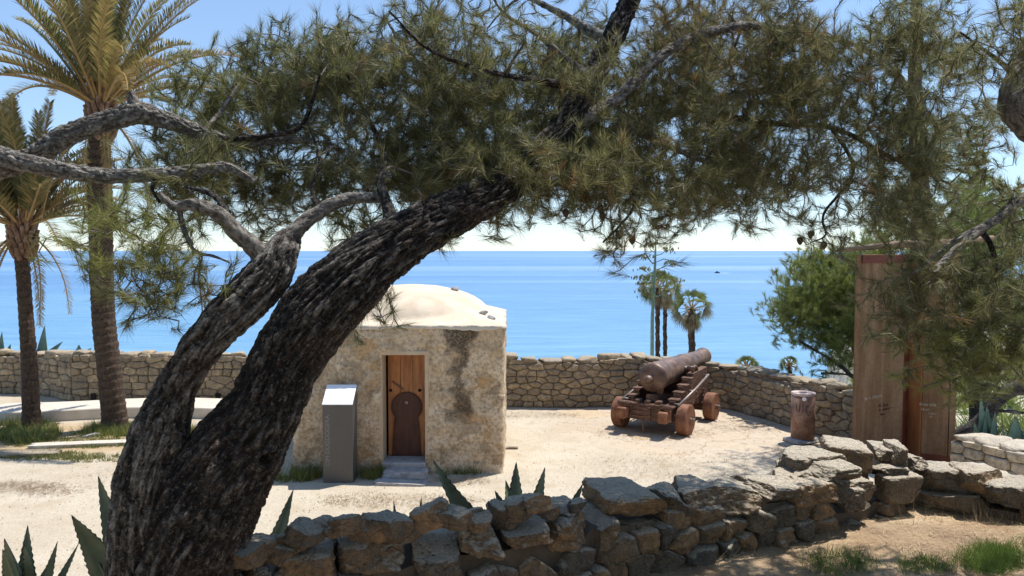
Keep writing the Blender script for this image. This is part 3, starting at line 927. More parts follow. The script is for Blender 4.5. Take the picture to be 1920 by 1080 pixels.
for (x, y, s) in ((-0.55, 14.15, 0.13), (-1.15, 15.0, 0.11), (-0.38, 13.75, 0.10)):
    mb = MB(); rock(mb, (x, y, roof_z(x, y) + 0.03), (s * 1.3, s, s * 0.8), Matrix.Rotation(0.6, 4, 'Z'), int(x * 77), 8, 6, 0.05)
    mb.build("roof_stone", M['slab'], hut, smooth=True)
# reveal (jambs, lintel, sill)
mb = MB(); dpt = 0.42
yb = HY0 - 0.004
mb.box((DX0 - 0.03, yb + dpt / 2, (DZ0 + DZ1) / 2), (0.07, dpt, DZ1 - DZ0 + 0.02), bev=0.008)
mb.box((DX1 + 0.03, yb + dpt / 2, (DZ0 + DZ1) / 2), (0.07, dpt, DZ1 - DZ0 + 0.02), bev=0.008)
mb.box(((DX0 + DX1) / 2, yb + dpt / 2 + 0.002, DZ1 + 0.035), (DX1 - DX0 + 0.16, dpt, 0.075), bev=0.008)
mb.build("door_reveal", M['reveal'], hut)
mb = MB(); mb.box(((DX0 + DX1) / 2, HY0 + 0.18, DZ0 - 0.04), (DX1 - DX0 + 0.02, 0.50, 0.10), bev=0.015)
mb.build("door_sill", M['slab'], hut)
# door leaf
DY = HY0 + 0.39
dw = DX1 - DX0 - 0.08
mb = MB()
for i in range(3):
    w = dw / 3; mb.box((DX0 + 0.04 + w * (i + 0.5), DY + 0.03, (DZ0 + DZ1) / 2 + 0.01), (w - 0.004, 0.05, DZ1 - DZ0 - 0.02), bev=0.004)
door = mb.build("door", M['door'], hut)
# horseshoe-shaped wicket inside the leaf
def wicket():
    cx = (DX0 + DX1) / 2 + 0.0; out = []
    n = 22; rr = 0.27; zc = 1.12
    for i in range(n + 1):
        a = math.radians(-40) + math.radians(260) * i / n
        out.append((cx + rr * math.cos(a), zc + rr * math.sin(a)))
    out.append((cx - 0.225, 0.80)); out.append((cx - 0.265, DZ0 + 0.02)); out.append((cx + 0.265, DZ0 + 0.02)); out.append((cx + 0.225, 0.80))
    V = [(x, DY - 0.022, z) for x, z in out] + [(x, DY + 0.004, z) for x, z in out]; m = len(out)
    Fc = [list(range(m))[::-1]] + [[i, (i + 1) % m, m + (i + 1) % m, m + i] for i in range(m)]
    mb = MB(); mb.add(V, Fc); o = mb.build("wicket", M['wicket'], hut)
    mb = MB(); mb.tube([(x, DY - 0.024, z) for x, z in out[:n + 3]], 0.014, 6); mb.build("wicket_frame", M['wicket'], hut)
    mb = MB(); mb.lathe([(0, 0.0), (0, 0.026), (0.012, 0.034), (0.02, 0.03), (0.022, 0.016), (0.012, 0.0)], (cx + 0.0, DY - 0.022, zc + 0.09), (0, -1, 0), 16)
    mb.build("door_knob", M['rod'], hut, smooth=True)
wicket()
mb = MB(); mb.tube([(-2.20, DY - 0.01, 1.60), (-2.10, DY - 0.02, 1.52), (-2.00, DY - 0.02, 1.45)], [0.012, 0.018, 0.014], 8); mb.build("latch", M['iron'], hut)
for x in (-2.235, -1.70):
    mb = MB(); mb.lathe([(0, 0), (0, 0.03), (0.02, 0.028), (0.025, 0)], (x, DY + 0.005, 1.43), (0, -1, 0), 12); mb.build("bolt", M['black'], hut)
for o_ in list(hut.children):
    if o_.name.split('.')[0] in ('wicket', 'wicket_frame', 'door_knob', 'latch', 'bolt'): o_.parent = door
# steps in front
st = thing("stone_step", "worn grey flat step slabs in front of the hut door", "step", (-1.92, 13.0, 0))
mb = MB(); rock(mb, (-1.93, 13.02, 0.06), (0.86, 0.36, 0.16), None, 5, 14, 10, 0.02, 2); mb.build("upper_slab", M['slab'], st, smooth=True)
mb = MB(); rock(mb, (-1.90, 12.66, 0.015), (0.88, 0.34, 0.10), Matrix.Rotation(-0.05, 4, 'Z'), 8, 14, 10, 0.02, 2); mb.build("lower_slab", M['slab'], st, smooth=True)

# ------------------------------------------------------------------ information stele
sx0, sx1 = (601 - 960) / F * 12.66, (658 - 960) / F * 12.66
stl = thing("information_stele", "grey steel information pillar with a sloping white top beside the hut door", "info pillar", ((sx0 + sx1) / 2, 12.66, 0))
w = sx1 - sx0; zf, zb = 1.36, 1.63
y0, y1 = 12.66, 13.02
V = [(sx0, y0, -0.02), (sx1, y0, -0.02), (sx1, y1, -0.02), (sx0, y1, -0.02), (sx0, y0, zf), (sx1, y0, zf), (sx1, y1, zb), (sx0, y1, zb)]
o = np_mesh("body", V, [[0, 3, 2, 1], [0, 1, 5, 4], [1, 2, 6, 5], [2, 3, 7, 6], [3, 0, 4, 7], [4, 5, 6, 7]], M['steel'], stl, False)
bv = o.modifiers.new("b", 'BEVEL'); bv.width = 0.006; bv.segments = 2
V = [(sx0 - .003, y0 - .006, zf + .004), (sx1 + .003, y0 - .006, zf + .004), (sx1 + .003, y1 + .004, zb + .006), (sx0 - .003, y1 + .004, zb + .006)]
V = V + [(a, b, c + 0.012) for a, b, c in V]
np_mesh("top_plate", V, [[0, 3, 2, 1], [4, 5, 6, 7], [0, 1, 5, 4], [1, 2, 6, 5], [2, 3, 7, 6], [3, 0, 4, 7]], M['plate'], stl, False)
def text_obj(name, body, size, loc, rot, mat, parent, extrude=0.001, sx=1.0):
    cu = bpy.data.curves.new(name, 'FONT'); cu.body = body; cu.size = size; cu.extrude = extrude
    tmp = bpy.data.objects.new(name, cu); COL.objects.link(tmp)
    dg = bpy.context.evaluated_depsgraph_get(); me = bpy.data.meshes.new_from_object(tmp.evaluated_get(dg))
    bpy.data.objects.remove(tmp)
    me.transform(Matrix.Diagonal((sx, 1, 1, 1)))
    me.transform(rot); me.transform(Matrix.Translation(Vector(loc) - (Vector(parent.location) if parent else Vector())))
    me.materials.clear(); me.materials.append(mat)
    o = bpy.data.objects.new(name, me); COL.objects.link(o)
    if parent: o.parent = parent
    return o
R_face = Matrix.Rotation(math.pi / 2, 4, 'X')                       # text in the XZ plane facing -Y
R_vert = Matrix.Rotation(-math.pi / 2, 4, 'Y') @ R_face              # reads bottom to top
text_obj("lettering", "CIM DUGDOGERA", 0.105, (sx0 + 0.115, y0 - 0.001, 0.30), R_vert, M['letter'], stl, sx=1.02)
text_obj("plate_emblem", "\u2022", 0.16, (sx0 + 0.20, y0 + 0.15, zf + 0.095), Matrix.Rotation(0.5, 4, 'X'), M['letter'], stl)

# ------------------------------------------------------------------ cannon
HEAD = math.atan2(0.84, 0.55)
CO = Vector((3.10, 16.42, 0))
can = thing("cannon", "rust-brown naval cannon on a stepped wooden carriage pointing out to sea", "cannon", CO, HEAD)
# local frame: +x towards the muzzle, +y left
mb = MB()
bz = 1.17; el = math.radians(1.5)
ax = Vector((math.cos(el), 0, math.sin(el)))
b0 = Vector((0.08, 0.03, bz))
prof = [(-0.30, 0.0), (-0.29, 0.06), (-0.24, 0.095), (-0.18, 0.10), (-0.13, 0.075), (-0.10, 0.06), (-0.085, 0.10), (-0.06, 0.20), (-0.03, 0.28), (0.0, 0.315), (0.02, 0.345), (0.08, 0.355),
        (0.13, 0.345), (0.16, 0.335), (0.9, 0.315), (0.95, 0.325), (1.0, 0.312), (1.7, 0.275), (1.76, 0.285), (1.82, 0.27), (2.6, 0.215), (2.85, 0.20), (2.9, 0.208), (2.94, 0.2), (3.0, 0.205), (3.12, 0.235), (3.18, 0.235), (3.22, 0.22), (3.225, 0.11), (2.9, 0.10)]
prof = [(t * 1.07 if t > 0.2 else t, r * 0.94) for t, r in prof]
mb.lathe(prof, b0, ax, 48)
mb.build("barrel", M['iron'], can, smooth=True, local=True)
mb = MB(); mb.lathe([(-0.52, 0), (-0.52, 0.085), (0.52, 0.085), (0.52, 0)], b0 + ax * 1.35, (0, 1, 0), 20); mb.build("trunnion", M['iron'], can, smooth=True, local=True)
steps = [(-0.32, 0.60), (-0.02, 0.60), (-0.02, 0.72), (0.24, 0.72), (0.24, 0.84), (0.50, 0.84), (0.50, 0.96), (0.76, 0.96), (0.76, 1.08), (1.05, 1.08), (1.05, 1.18), (2.05, 1.22), (2.05, 0.30), (1.72, 0.30), (1.55, 0.45), (0.35, 0.45), (0.2, 0.30), (-0.32, 0.30)]
for sg in (-1, 1):
    mb = MB(); m = len(steps); yo, yi = sg * 0.56, sg * 0.40
    V = [(x, yo, z) for x, z in steps] + [(x, yi, z) for x, z in steps]
    # wooden cheek as quads strips: sides by ngon
    mb.add(V, [list(range(m)), list(range(2 * m - 1, m - 1, -1))] + [[i, m + i, m + (i + 1) % m, (i + 1) % m] for i in range(m)])
    o = mb.build("cheek", M['dark_wood'], can, local=True)
    bv = o.modifiers.new("b", 'BEVEL'); bv.width = 0.012; bv.segments = 2; bv.limit_method = 'ANGLE'
    mb = MB()
    for (x, z) in ((-0.18, 0.62), (0.11, 0.74), (0.37, 0.86), (0.63, 0.98), (0.9, 1.10)):
        mb.box((x, sg * 0.485, z), (0.215, 0.235, 0.035), bev=0.01)
    mb.build("step_block", M['twig'] if False else M['slab'] if False else M['dark_wood'], can, local=True)
    mb = MB(); mb.tube([(1.1, sg * 0.42, 1.30), (1.1, sg * 0.58, 1.30)], 0.055, 10); mb.tube([(1.35 - 0.16, sg * 0.5, 1.2), (1.35 - 0.1, sg * 0.5, 1.29), (1.35, sg * 0.5, 1.32), (1.35 + 0.1, sg * 0.5, 1.29), (1.35 + .16, sg * 0.5, 1.2)], 0.03, 8)
    mb.build("cap_square", M['iron'], can, smooth=True, local=True)
    # bumper block at the rear
    mb = MB(); mb.box((-0.46, sg * 0.48, 0.45), (0.30, 0.20, 0.24), bev=0.015); mb.build("bumper_block", M['wheel'], can, local=True)
    mb = MB(); mb.tube([(-0.40, sg * 0.36, 0.645), (-0.40, sg * 0.62, 0.645)], 0.062, 12); mb.build("roller", M['dark_wood'], can, smooth=True, local=True)
    # iron rod along the side
    mb = MB(); mb.tube([(-0.1, sg * 0.66, 0.66), (1.0, sg * 0.66, 0.86), (1.9, sg * 0.64, 1.05)], 0.028, 8)
    for x, z in ((-0.05, 0.67), (0.8, 0.83), (1.85, 1.04)): mb.tube([(x, sg * 0.54, z), (x, sg * 0.68, z)], 0.022, 8)
    mb.build("side_rod", M['rod'], can, smooth=True, local=True)
    for x in (0.4, 0.9, 1.3, 1.8):
        for z in (0.55, 0.72):
            mb = MB(); mb.lathe([(0, 0), (0, .03), (.02, .026), (.025, 0)], (x, sg * 0.56, z), (0, sg, 0), 10)
            mb.build("bolt_head", M['iron'], can, local=True)
    for x in (0.05, 1.78):
        mb = MB(); R_ = 0.335 if x < 1 else 0.325
        mb.lathe([(-0.115, 0.0), (-0.115, R_ - 0.02), (-0.10, R_), (0.10, R_), (0.115, R_ - 0.02), (0.115, 0.12), (0.12, 0.11), (0.12, 0)], (x, sg * 0.76, R_), (0, sg, 0), 40)
        wh = mb.build("wheel", M['wheel'], can, smooth=False, local=True)
        mb = MB(); mb.tube([(x, sg * 0.86, R_), (x, sg * 0.97, R_)], [0.065, 0.055], 12); mb.tube([(x, sg * 0.93, R_ - 0.1), (x, sg * 0.93, R_ + 0.1)], 0.014, 6)
        ex = mb.build("axle_end", M['iron'], None, local=True); ex.parent = wh
for x in (0.05, 1.78):
    mb = MB(); mb.box((x, 0, 0.33), (0.22, 1.30, 0.20), bev=0.02); mb.build("axle", M['dark_wood'], can, local=True)
mb = MB()
for i, z in enumerate((0.355, 0.455, 0.555)):
    mb.box((-0.30, 0, z), (0.10, 0.80, 0.094), bev=0.006)
for y in (-0.34, -0.1, 0.34): mb.box((-0.36, y, 0.455), (0.03, 0.05, 0.29), bev=0.005)
mb.box((-0.26, 0, 0.63), (0.16, 0.9, 0.06), bev=0.01)
mb.build("rear_transom", M['dark_wood'], can, local=True)
mb = MB(); mb.box((0.75, 0, 0.50), (1.9, 0.78, 0.08), bev=0.01); mb.box((1.95, 0, 0.75), (0.12, 0.8, 0.6), bev=0.01); mb.build("bed", M['dark_wood'], can, local=True)
mb = MB(); mb.box((0.15, 0, 0.72), (0.5, 0.2, 0.16), Matrix.Rotation(0.12, 4, 'Y'), 0.01)
for y in (-0.25, 0.0, 0.22): mb.box((-0.2, y, 0.69), (0.16, 0.12, 0.08), bev=0.01)
mb.build("quoin", M['dark_wood'], can, local=True)
mb = MB(); mb.tube([(-0.28, 0.08, 0.42), (-0.28, 0.08, 0.02)], 0.028, 8); mb.build("prop", M['iron'], can, local=True)

# ------------------------------------------------------------------ bin
bx = (1511 - 960) / F * 15.45
bn = thing("litter_bin", "rusty steel cylinder bin with scrawled graffiti beside the parapet", "bin", (bx, 15.45, 0))
mb = MB(); rr = 0.235
mb.lathe([(0.09, 0.0), (0.09, rr), (1.02, rr), (1.02, rr - 0.01)], (bx, 15.45, 0), (0, 0, 1), 48); mb.build("body", M['bin'], bn, smooth=False)
for p_ in bn.children[0].data.polygons: p_.use_smooth = True
mb = MB(); mb.lathe([(1.0, rr - 0.005), (1.0, rr + 0.006), (1.045, rr + 0.006), (1.05, rr - 0.01), (1.05, 0.085), (0.9, 0.08)], (bx, 15.45, 0), (0, 0, 1), 48); mb.build("lid", M['bin_lid'], bn)
mb = MB(); mb.lathe([(1.0, 0.0), (1.0, 0.083)], (bx, 15.45, 0), (0, 0, 1), 24); mb.build("hole", M['black'], bn)
mb = MB(); rock(mb, (bx, 15.45, 0.045), (0.66, 0.60, 0.11), Matrix.Rotation(0.3, 4, 'Z'), 4, 14, 4, 0.03, 6); mb.build("base_slab", M['slab'], bn, smooth=True)
def on_cyl(pts, r, mat, name, wr=0.009):
    mb = MB()
    for seg in pts:
        q = []
        for (a, z) in seg:
            an = math.radians(a)
            q.append((bx + (r + 0.002) * math.sin(an), 15.45 - (r + 0.002) * math.cos(an), z))
        mb.tube(q, wr, 5)
    return mb.build(name, mat, bn)
on_cyl([[(-58, .86), (-52, .70), (-40, .68), (-36, .86)], [(-22, .66), (-24, .86), (4, .80), (-14, .74), (14, .68), (4, .60), (-10, .70)]], rr, M['graffiti_r'], "graffiti")
mb = MB(); mb.lathe([(0, 0), (0, 0.042), (0.004, 0.042), (0.006, 0)], (bx - 0.07, 15.45 - 0.227, 0.95), (-0.3, -1, 0), 20); mb.build("sticker", M['plate'], bn)

# ------------------------------------------------------------------ steel monolith, log
def monolith():
    d = 14.0
    ztop = P(1700, 477, d).z
    plan = [(1608, 13.75), (1697, 14.25), (1706, 14.45), (1712, 14.4), (1736, 14.05), (1800, 13.8)]
    pts = [Vector(((px - 960) / F * dd, dd, 0)) for px, dd in plan]
    t = thing("steel_monolith", "tall folded rusty steel plate monument with scratched writing, right of the bin", "monument", pts[0])
    def panel(a, b, name, mat, z0, z1, th=0.06, off=0.0):
        dv = (b - a).normalized(); n = Vector((dv.y, -dv.x, 0))
        c = (a + b) / 2 + n * off
        ang = math.atan2(dv.y, dv.x)
        mb = MB(); mb.box((c.x, c.y, (z0 + z1) / 2), ((b - a).length, th, z1 - z0), Matrix.Rotation(ang, 4, 'Z'), 0.006)
        return mb.build(name, mat, t)
    zt = ztop
    panel(pts[0], pts[1], "left_plate", M['corten'], 0.0, zt)
    panel(pts[1], pts[2], "fold_plate", M['corten_red'], 0.0, zt, 0.05)
    panel(pts[2], pts[3], "fold_plate", M['corten_red'], 0.0, zt, 0.05)
    panel(pts[3], pts[4], "inner_plate", M['corten_orange'], 0.0, zt, 0.055)
    e = pts[4].lerp(pts[5], 0.80)
    panel(pts[4], e - (pts[5] - pts[4]).normalized() * 0.006, "right_plate", M['corten'], 0.15, zt)
    panel(e + (pts[5] - pts[4]).normalized() * 0.006, pts[5], "edge_plate", M['corten'], 0.15, zt, 0.064)
    panel(pts[4], pts[5], "base_band", M['corten_red'], -0.02, 0.148, 0.05)
    panel(pts[0] + Vector((0.06, 0, 0)), pts[1], "top_band", M['corten_red'], zt - 0.16, zt - 0.01, 0.01, 0.036)
    panel(pts[4], pts[5] - Vector((0.03, 0, 0)), "top_band", M['corten_red'], zt - 0.16, zt - 0.01, 0.01, 0.038)
    # back plates make it a closed body with depth
    q0 = pts[0] + Vector((0.52, 0.9, 0)); q1 = pts[5] + Vector((-0.2, 0.9, 0))
    panel(q1, q0, "back_plate", M['corten'], 0, zt - 0.02)
    panel(pts[0] + Vector((0, .03, 0)), q0, "side_plate", M['corten'], 0, zt - 0.004, 0.04, 0.0)
    panel(pts[5] + Vector((0, .03, 0)), q1, "side_plate", M['corten'], 0, zt - 0.004, 0.04, 0.0)
    # scratched writing on the plates
    def scrawl(px, py, a, b, mat, lines, size, name):
        dv = (b - a).normalized(); n = Vector((dv.y, -dv.x, 0)); ang = math.atan2(dv.y, dv.x)
        u = ((px - 960) / F); # intersect the sight line with the plate
        den = dv.y * u - dv.x
        s = (a.x - u * a.y) / den if abs(den) > 1e-6 else 0
        pt = a + dv * s
        z = P(px, py, pt.y).z
        pos = pt + n * 0.034; pos.z = z
        for i, (w_, slant) in enumerate(lines):
            r = Matrix.Rotation(ang, 4, 'Z') @ R_face @ Matrix.Rotation(slant, 4, 'Z')
            text_obj(name, w_, size * (0.85 if i else 1), (pos.x, pos.y, pos.z - i * size * 0.95), r, mat, t, 0.002)
    scrawl(1624, 752, pts[0], pts[1], M['graffiti_w'], [("Pr + Nerea", 0.12)], 0.10, "scratched_name")
    scrawl(1650, 763, pts[0], pts[1], M['graffiti_d'], [("Al  Saul", 0.0), (" te  quiero ~~", 0.06), ("   Sara", 0.0)], 0.085, "marker_writing")
    scrawl(1731, 760, pts[4], pts[5], M['graffiti_w'], [("Norelia", 0.05), (" Nuri", 0.03)], 0.09, "scratched_name")
    scrawl(1748, 776, pts[4], pts[5], M['graffiti_w'], [("Irene", 0.0), (" 09", 0.0)], 0.065, "scratched_name")
    return ztop
ZTOP = monolith()
lg = thing("log", "long peeled log lying across the top of the steel monolith", "log", P(1610, 466, 14.4))
mb = MB()
q = [P(1570, 469, 14.2), P(1620, 464, 14.3), P(1690, 458, 14.4), P(1760, 455, 14.5), P(1862, 446, 14.6)]
for v_ in q[1:4]: v_.z = max(v_.z, ZTOP + 0.06)
mb.tube(q, [0.035, 0.055, 0.075, 0.06, 0.05], 14); mb.build("trunk", M['log'], lg, smooth=True)

# ------------------------------------------------------------------ the near retaining wall
wpts = [((px - 960) / F * d, d) for px, d in WX]
NW = Path([(x, y, 2.28) for x, y in wpts])
# height profile from (px, py of the top edge of the face)
prof_px = [(380, 1045), (440, 1035), (505, 1022), (560, 1005), (630, 988), (765, 982), (800, 958), (935, 956), (1000, 942), (1090, 948), (1115, 915), (1232, 915), (1262, 905), (1336, 898), (1400, 890), (1468, 884), (1500, 872), (1560, 880), (1572, 885), (1582, 905), (1640, 902), (1655, 885), (1725, 886), (1738, 888)]
us, hs = [], []
for px, py in prof_px:
    d = float(np.interp(px, [a for a, b in WX], [b for a, b in WX]))
    X = (px - 960) / F * d
    # arc length at that x
    u = float(np.interp(X, [p[0] for p in wpts], NW.l))
    us.append(u); hs.append(P(px, py, d + 0.22).z - 2.28 - 0.115)
nh = interp(us, hs)
def ntop(u): return nh(u) + 0.012 * mn.noise(Vector((u * 4, 0, 0)))
nwall = thing("retaining_wall", "shaded dry stone retaining wall of big rough blocks beside the leaning pine", "wall", (wpts[0][0], wpts[0][1], 2.28), group="near dry stone walls")
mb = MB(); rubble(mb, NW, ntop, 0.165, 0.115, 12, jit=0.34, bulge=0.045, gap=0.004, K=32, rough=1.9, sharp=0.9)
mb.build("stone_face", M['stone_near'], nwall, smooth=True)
mb = MB(); rubble(mb, NW, ntop, 0.22, 0.17, 14, jit=0.28, bulge=0.05, gap=0.012, K=12, side=-1, back=0.50, rough=1.5)
mb.build("back_face", M['stone_near'], nwall, smooth=True)
mb = MB(); ribbon_core(mb, NW, ntop, 0.50, n=90, drop=0.6, tshift=0.0); mb.build("core", M['core'], nwall)
rnd = random.Random(41)
def capstone(px0, px1, pyt, pyb, dep=0.36, rz=0.0, back=0.0, parent=nwall, box=8.5, rough=0.04, mat='stone_near', tilt=0.0, seed=None, res=32, cuts=5):
    """A block whose front spans px0..px1 and rows pyt..pyb at the wall's distance."""
    pm = (px0 + px1) / 2
    d = float(np.interp(pm, [a for a, b in WX] + [1745, 1950], [b for a, b in WX] + [4.5, 4.15])) + back
    a = P(px0, pyb, d); b = P(px1, pyt, d + dep * 0.6)
    if b.z - a.z < 0.13: a.z = b.z - 0.13
    w_ = (b.x - a.x) * (1.1 if pm < 1110 else 0.98); h_ = (b.z - a.z)
    if pm < 1738:
        dv = NW.at(float(np.interp(a.x, [p[0] for p in wpts], NW.l)))[2]
    else: dv = Vector((0.97, -0.25))
    ang = math.atan2(dv.y, dv.x)
    ang *= 0.5; w_ = w_ / max(0.6, math.cos(ang)) - 0.25 * dep * abs(math.sin(ang))
    c = Vector(((a.x + b.x) / 2, d + dep / 2 - 0.03, (a.z + b.z) / 2))
    mb = MB(); rock(mb, c[:], (w_, dep, h_), Matrix.Rotation(ang + rz, 4, 'Z') @ Matrix.Rotation(tilt, 4, 'Y'), seed if seed is not None else int(px0 * 7 + pyt), res, box, rough, cuts)
    return mb.build("capstone", M[mat], parent, smooth=True)
for args in [
    (398, 445, 1030, 1075, 0.30), (436, 505, 1028, 1088, 0.28), (500, 632, 1005, 1052, 0.32), (626, 765, 978, 1046, 0.36), (762, 856, 985, 1050, 0.34), (850, 935, 962, 1010, 0.36),
    (925, 1010, 950, 1000, 0.38), (1000, 1090, 945, 985, 0.40), (1085, 1142, 950, 1000, 0.36), (1113, 1232, 902, 975, 0.40), (1228, 1268, 905, 945, 0.34),
    (1262, 1336, 900, 942, 0.38), (1330, 1400, 893, 932, 0.40), (1395, 1468, 888, 925, 0.42), (1462, 1532, 880, 925, 0.44), (1508, 1577, 856, 888, 0.40),
    (1468, 1560, 838, 866, 0.34, 0.1, 0.22), (1470, 1545, 862, 886, 0.36, 0.0, 0.14),
    (1572, 1628, 895, 942, 0.16),
    (1560, 1602, 905, 950, 0.2), (600, 700, 1040, 1085, 0.3), (1150, 1225, 968, 1022, 0.2), (1230, 1290, 940, 1000, 0.2), (1270, 1345, 938, 985, 0.2), (1490, 1530, 885, 935, 0.25), (1535, 1572, 885, 925, 0.25)]:
    capstone(*args)
rnd = random.Random(9)
for i in range(26):
    px = 455 + i * 25 + rnd.uniform(-8, 8); d = float(np.interp(px, [a for a, b in WX], [b for a, b in WX]))
    py = float(np.interp(px, [a for a, b in prof_px], [b for a, b in prof_px])) + rnd.uniform(-4, 22)
    c = P(px, py, d + rnd.uniform(-0.02, 0.12)); mb = MB(); sz = rnd.uniform(0.06, 0.12)
    rock(mb, c[:], (sz * 1.3, sz * 1.2, sz * 0.8), Matrix.Rotation(rnd.uniform(-.6, .6), 4, 'Z') @ Matrix.Rotation(rnd.uniform(-.3, .3), 4, 'Y'), 500 + i, 14, 6, 0.05, 4)
    mb.build("packing_stone", M['stone_near'], nwall, smooth=True)
def block(px0, px1, ft, fb, d, dep, rz=0.0, seed=0, parent=nwall, box=11, rough=0.03, cuts=2, tilt=0.0):
    """One squared block whose front face spans px0..px1 and rows ft..fb at distance d."""
    a = P(px0, fb, d); b = P(px1, ft, d); mb = MB()
    rock(mb, ((a.x + b.x) / 2, d + dep / 2, (a.z + b.z) / 2), ((b.x - a.x) * 1.02 - dep * 0.35 * abs(math.sin(rz)), dep, (b.z - a.z) * 1.04), Matrix.Rotation(rz, 4, 'Z') @ Matrix.Rotation(tilt, 4, 'Y'), seed, 32, box, rough, cuts)
    return mb.build("capstone", M['stone_near'], parent, smooth=True)
for bb in [(1560, 1655, 842, 884, 4.42, 0.30, -0.30, 3, nwall, 9, 0.03, 2, 0.10), (1648, 1694, 846, 866, 4.50, 0.26, -0.15, 5), (1680, 1713, 842, 880, 4.44, 0.24, -0.2, 7),
           (1572, 1654, 882, 922, 4.38, 0.34, -0.25, 9, nwall, 8, 0.04, 3), (1650, 1712, 878, 902, 4.40, 0.30, -0.1, 11), (1704, 1744, 864, 892, 4.50, 0.28, 0.2, 13, nwall, 4, 0.05, 4),
           (1652, 1738, 896, 946, 4.36, 0.16, 0.25, 15, nwall, 9, 0.025, 2)]:
    block(*bb)
# right arm of the near wall
rp = [((1722 - 960) / F * 4.62, 4.62), ((1746 - 960) / F * 4.52, 4.52), ((1860 - 960) / F * 4.32, 4.32), ((1990 - 960) / F * 4.1, 4.1), ((2200 - 960) / F * 3.9, 3.9)]
RW = Path([(x, y, 2.30) for x, y in rp])
rtop_px = [(1746, 876), (1850, 884), (1862, 905), (1990, 925), (2200, 950)]
ru, rh = [], []
for px, py in rtop_px:
    d = float(np.interp(px, [1746, 1860, 1990, 2200], [4.52, 4.32, 4.1, 3.9]))
    ru.append(float(np.interp((px - 960) / F * d, [p[0] for p in rp], RW.l))); rh.append(P(px, py, d + 0.2).z - 2.30 - 0.09)
rtop = interp(ru, rh)
rwall = thing("retaining_wall", "low brown stone wall arm in the right corner, with broad flat blocks", "wall", (rp[0][0], rp[0][1], 2.3), group="near dry stone walls")
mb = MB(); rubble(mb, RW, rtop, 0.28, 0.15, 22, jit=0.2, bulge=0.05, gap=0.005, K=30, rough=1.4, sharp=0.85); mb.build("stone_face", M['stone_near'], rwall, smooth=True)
mb = MB(); ribbon_core(mb, RW, rtop, 0.42, n=40, drop=0.5, tshift=0.0); mb.build("core", M['core'], rwall)
for args in [(1742, 1818, 868, 932), (1812, 1865, 872, 936), (1858, 1935, 896, 965), (1930, 2020, 905, 985)]:
    capstone(*args, 0.26, 0, 0, rwall)
for (a, b, c, d_, bk) in [(1795, 1868, 872, 896, 0.38), (1745, 1800, 870, 890, 0.45), (1868, 1945, 902, 925, 0.25), (1900, 2000, 915, 935, 0.15)]:
    capstone(a, b, c, d_, 0.34, 0.15, bk, rwall, box=6, mat='stone_pale')
rk = thing("rock", "loose rounded brown rock lying on the wall top right of the leaning trunk", "rock", P(578, 1000, 3.2))
mb = MB(); c = P(578, 1006, 3.15); rock(mb, c[:], (0.20, 0.16, 0.11), Matrix.Rotation(0.15, 4, 'Z') @ Matrix.Rotation(-0.25, 4, 'Y'), 17, 14, 2.6, 0.05, 6)
mb.build("rock_body", M['stone_near'], rk, smooth=True)

# ------------------------------------------------------------------ low curved kerb, slabs and trifles on the terrace
def curved_bench():
    pts = [(-60, 17.0), (90, 17.25), (180, 17.6), (300, 17.75), (420, 17.5), (520, 17.0), (600, 16.5)]
    top = []; V = []
    n = 50
    pxs = np.linspace(pts[0][0], pts[-1][0], n); ds = np.interp(pxs, [p[0] for p in pts], [p[1] for p in pts])
    ds = np.convolve(np.pad(ds, 4, mode='edge'), np.ones(9) / 9, 'valid')
    for px, d in zip(pxs, ds):
        X = (px - 960) / F * d
        for (o_, z) in ((0, -0.05), (0, 0.24), (0.015, 0.262), (1.15, 0.262), (1.2, 0.24), (1.2, -0.05)): V.append((X, d + o_, z))
    Fq = []
    for i in range(n - 1):
        for k in range(5): Fq.append([i * 6 + k, (i + 1) * 6 + k, (i + 1) * 6 + k + 1, i * 6 + k + 1])
    Fq.append([5, 4, 3, 2, 1, 0]); Fq.append([(n - 1) * 6 + k for k in range(6)])
    t = thing("low_bench", "long curved low masonry platform with a white top behind the palms", "bench", (V[0][0], V[0][1], 0))
    np_mesh("platform", V, [f[::-1] for f in Fq], M['palekerb'], t, False)
curved_bench()
def slab(label, px, py, size, rz, seed, mat='slab', name="paving_slab", cat="slab", h=0.09):
    d = CAMZ * F / (py - 470)
    x = (px - 960) / F * d
    t = thing(name, label, cat, (x, d, 0))
    mb = MB(); rock(mb, (x, d, h * 0.25), (size[0], size[1], h), Matrix.Rotation(rz, 4, 'Z'), seed, 8, 8, 0.03, 3)
    mb.build("stone", M[mat], t, smooth=True)
slab("long pale kerb slab in the grass left of the leaning trunk", 215, 835, (3.3, 0.36), 0.17, 3, 'palekerb', "kerb_slab", "kerb")
slab("small dark flat stone in the grass between the two big palms", 163, 822, (0.36, 0.26), 0.1, 9, 'slab', "flat_stone", "stone")
slab("weathered kerb slab at the far left edge of the grass", 20, 858, (1.6, 0.3), 0.1, 13, 'stone_far', "kerb_slab", "kerb")
slab("small wooden-looking stone strip lying right of the hut corner", 958, 846, (0.28, 0.10), 0.0, 21, 'stone_far', "stone_strip", "stone", 0.07)
slab("lone pebble on the gravel left of the leaning trunk", 182, 930, (0.07, 0.07), 0.0, 31, 'slab', "pebble", "pebble", 0.06)

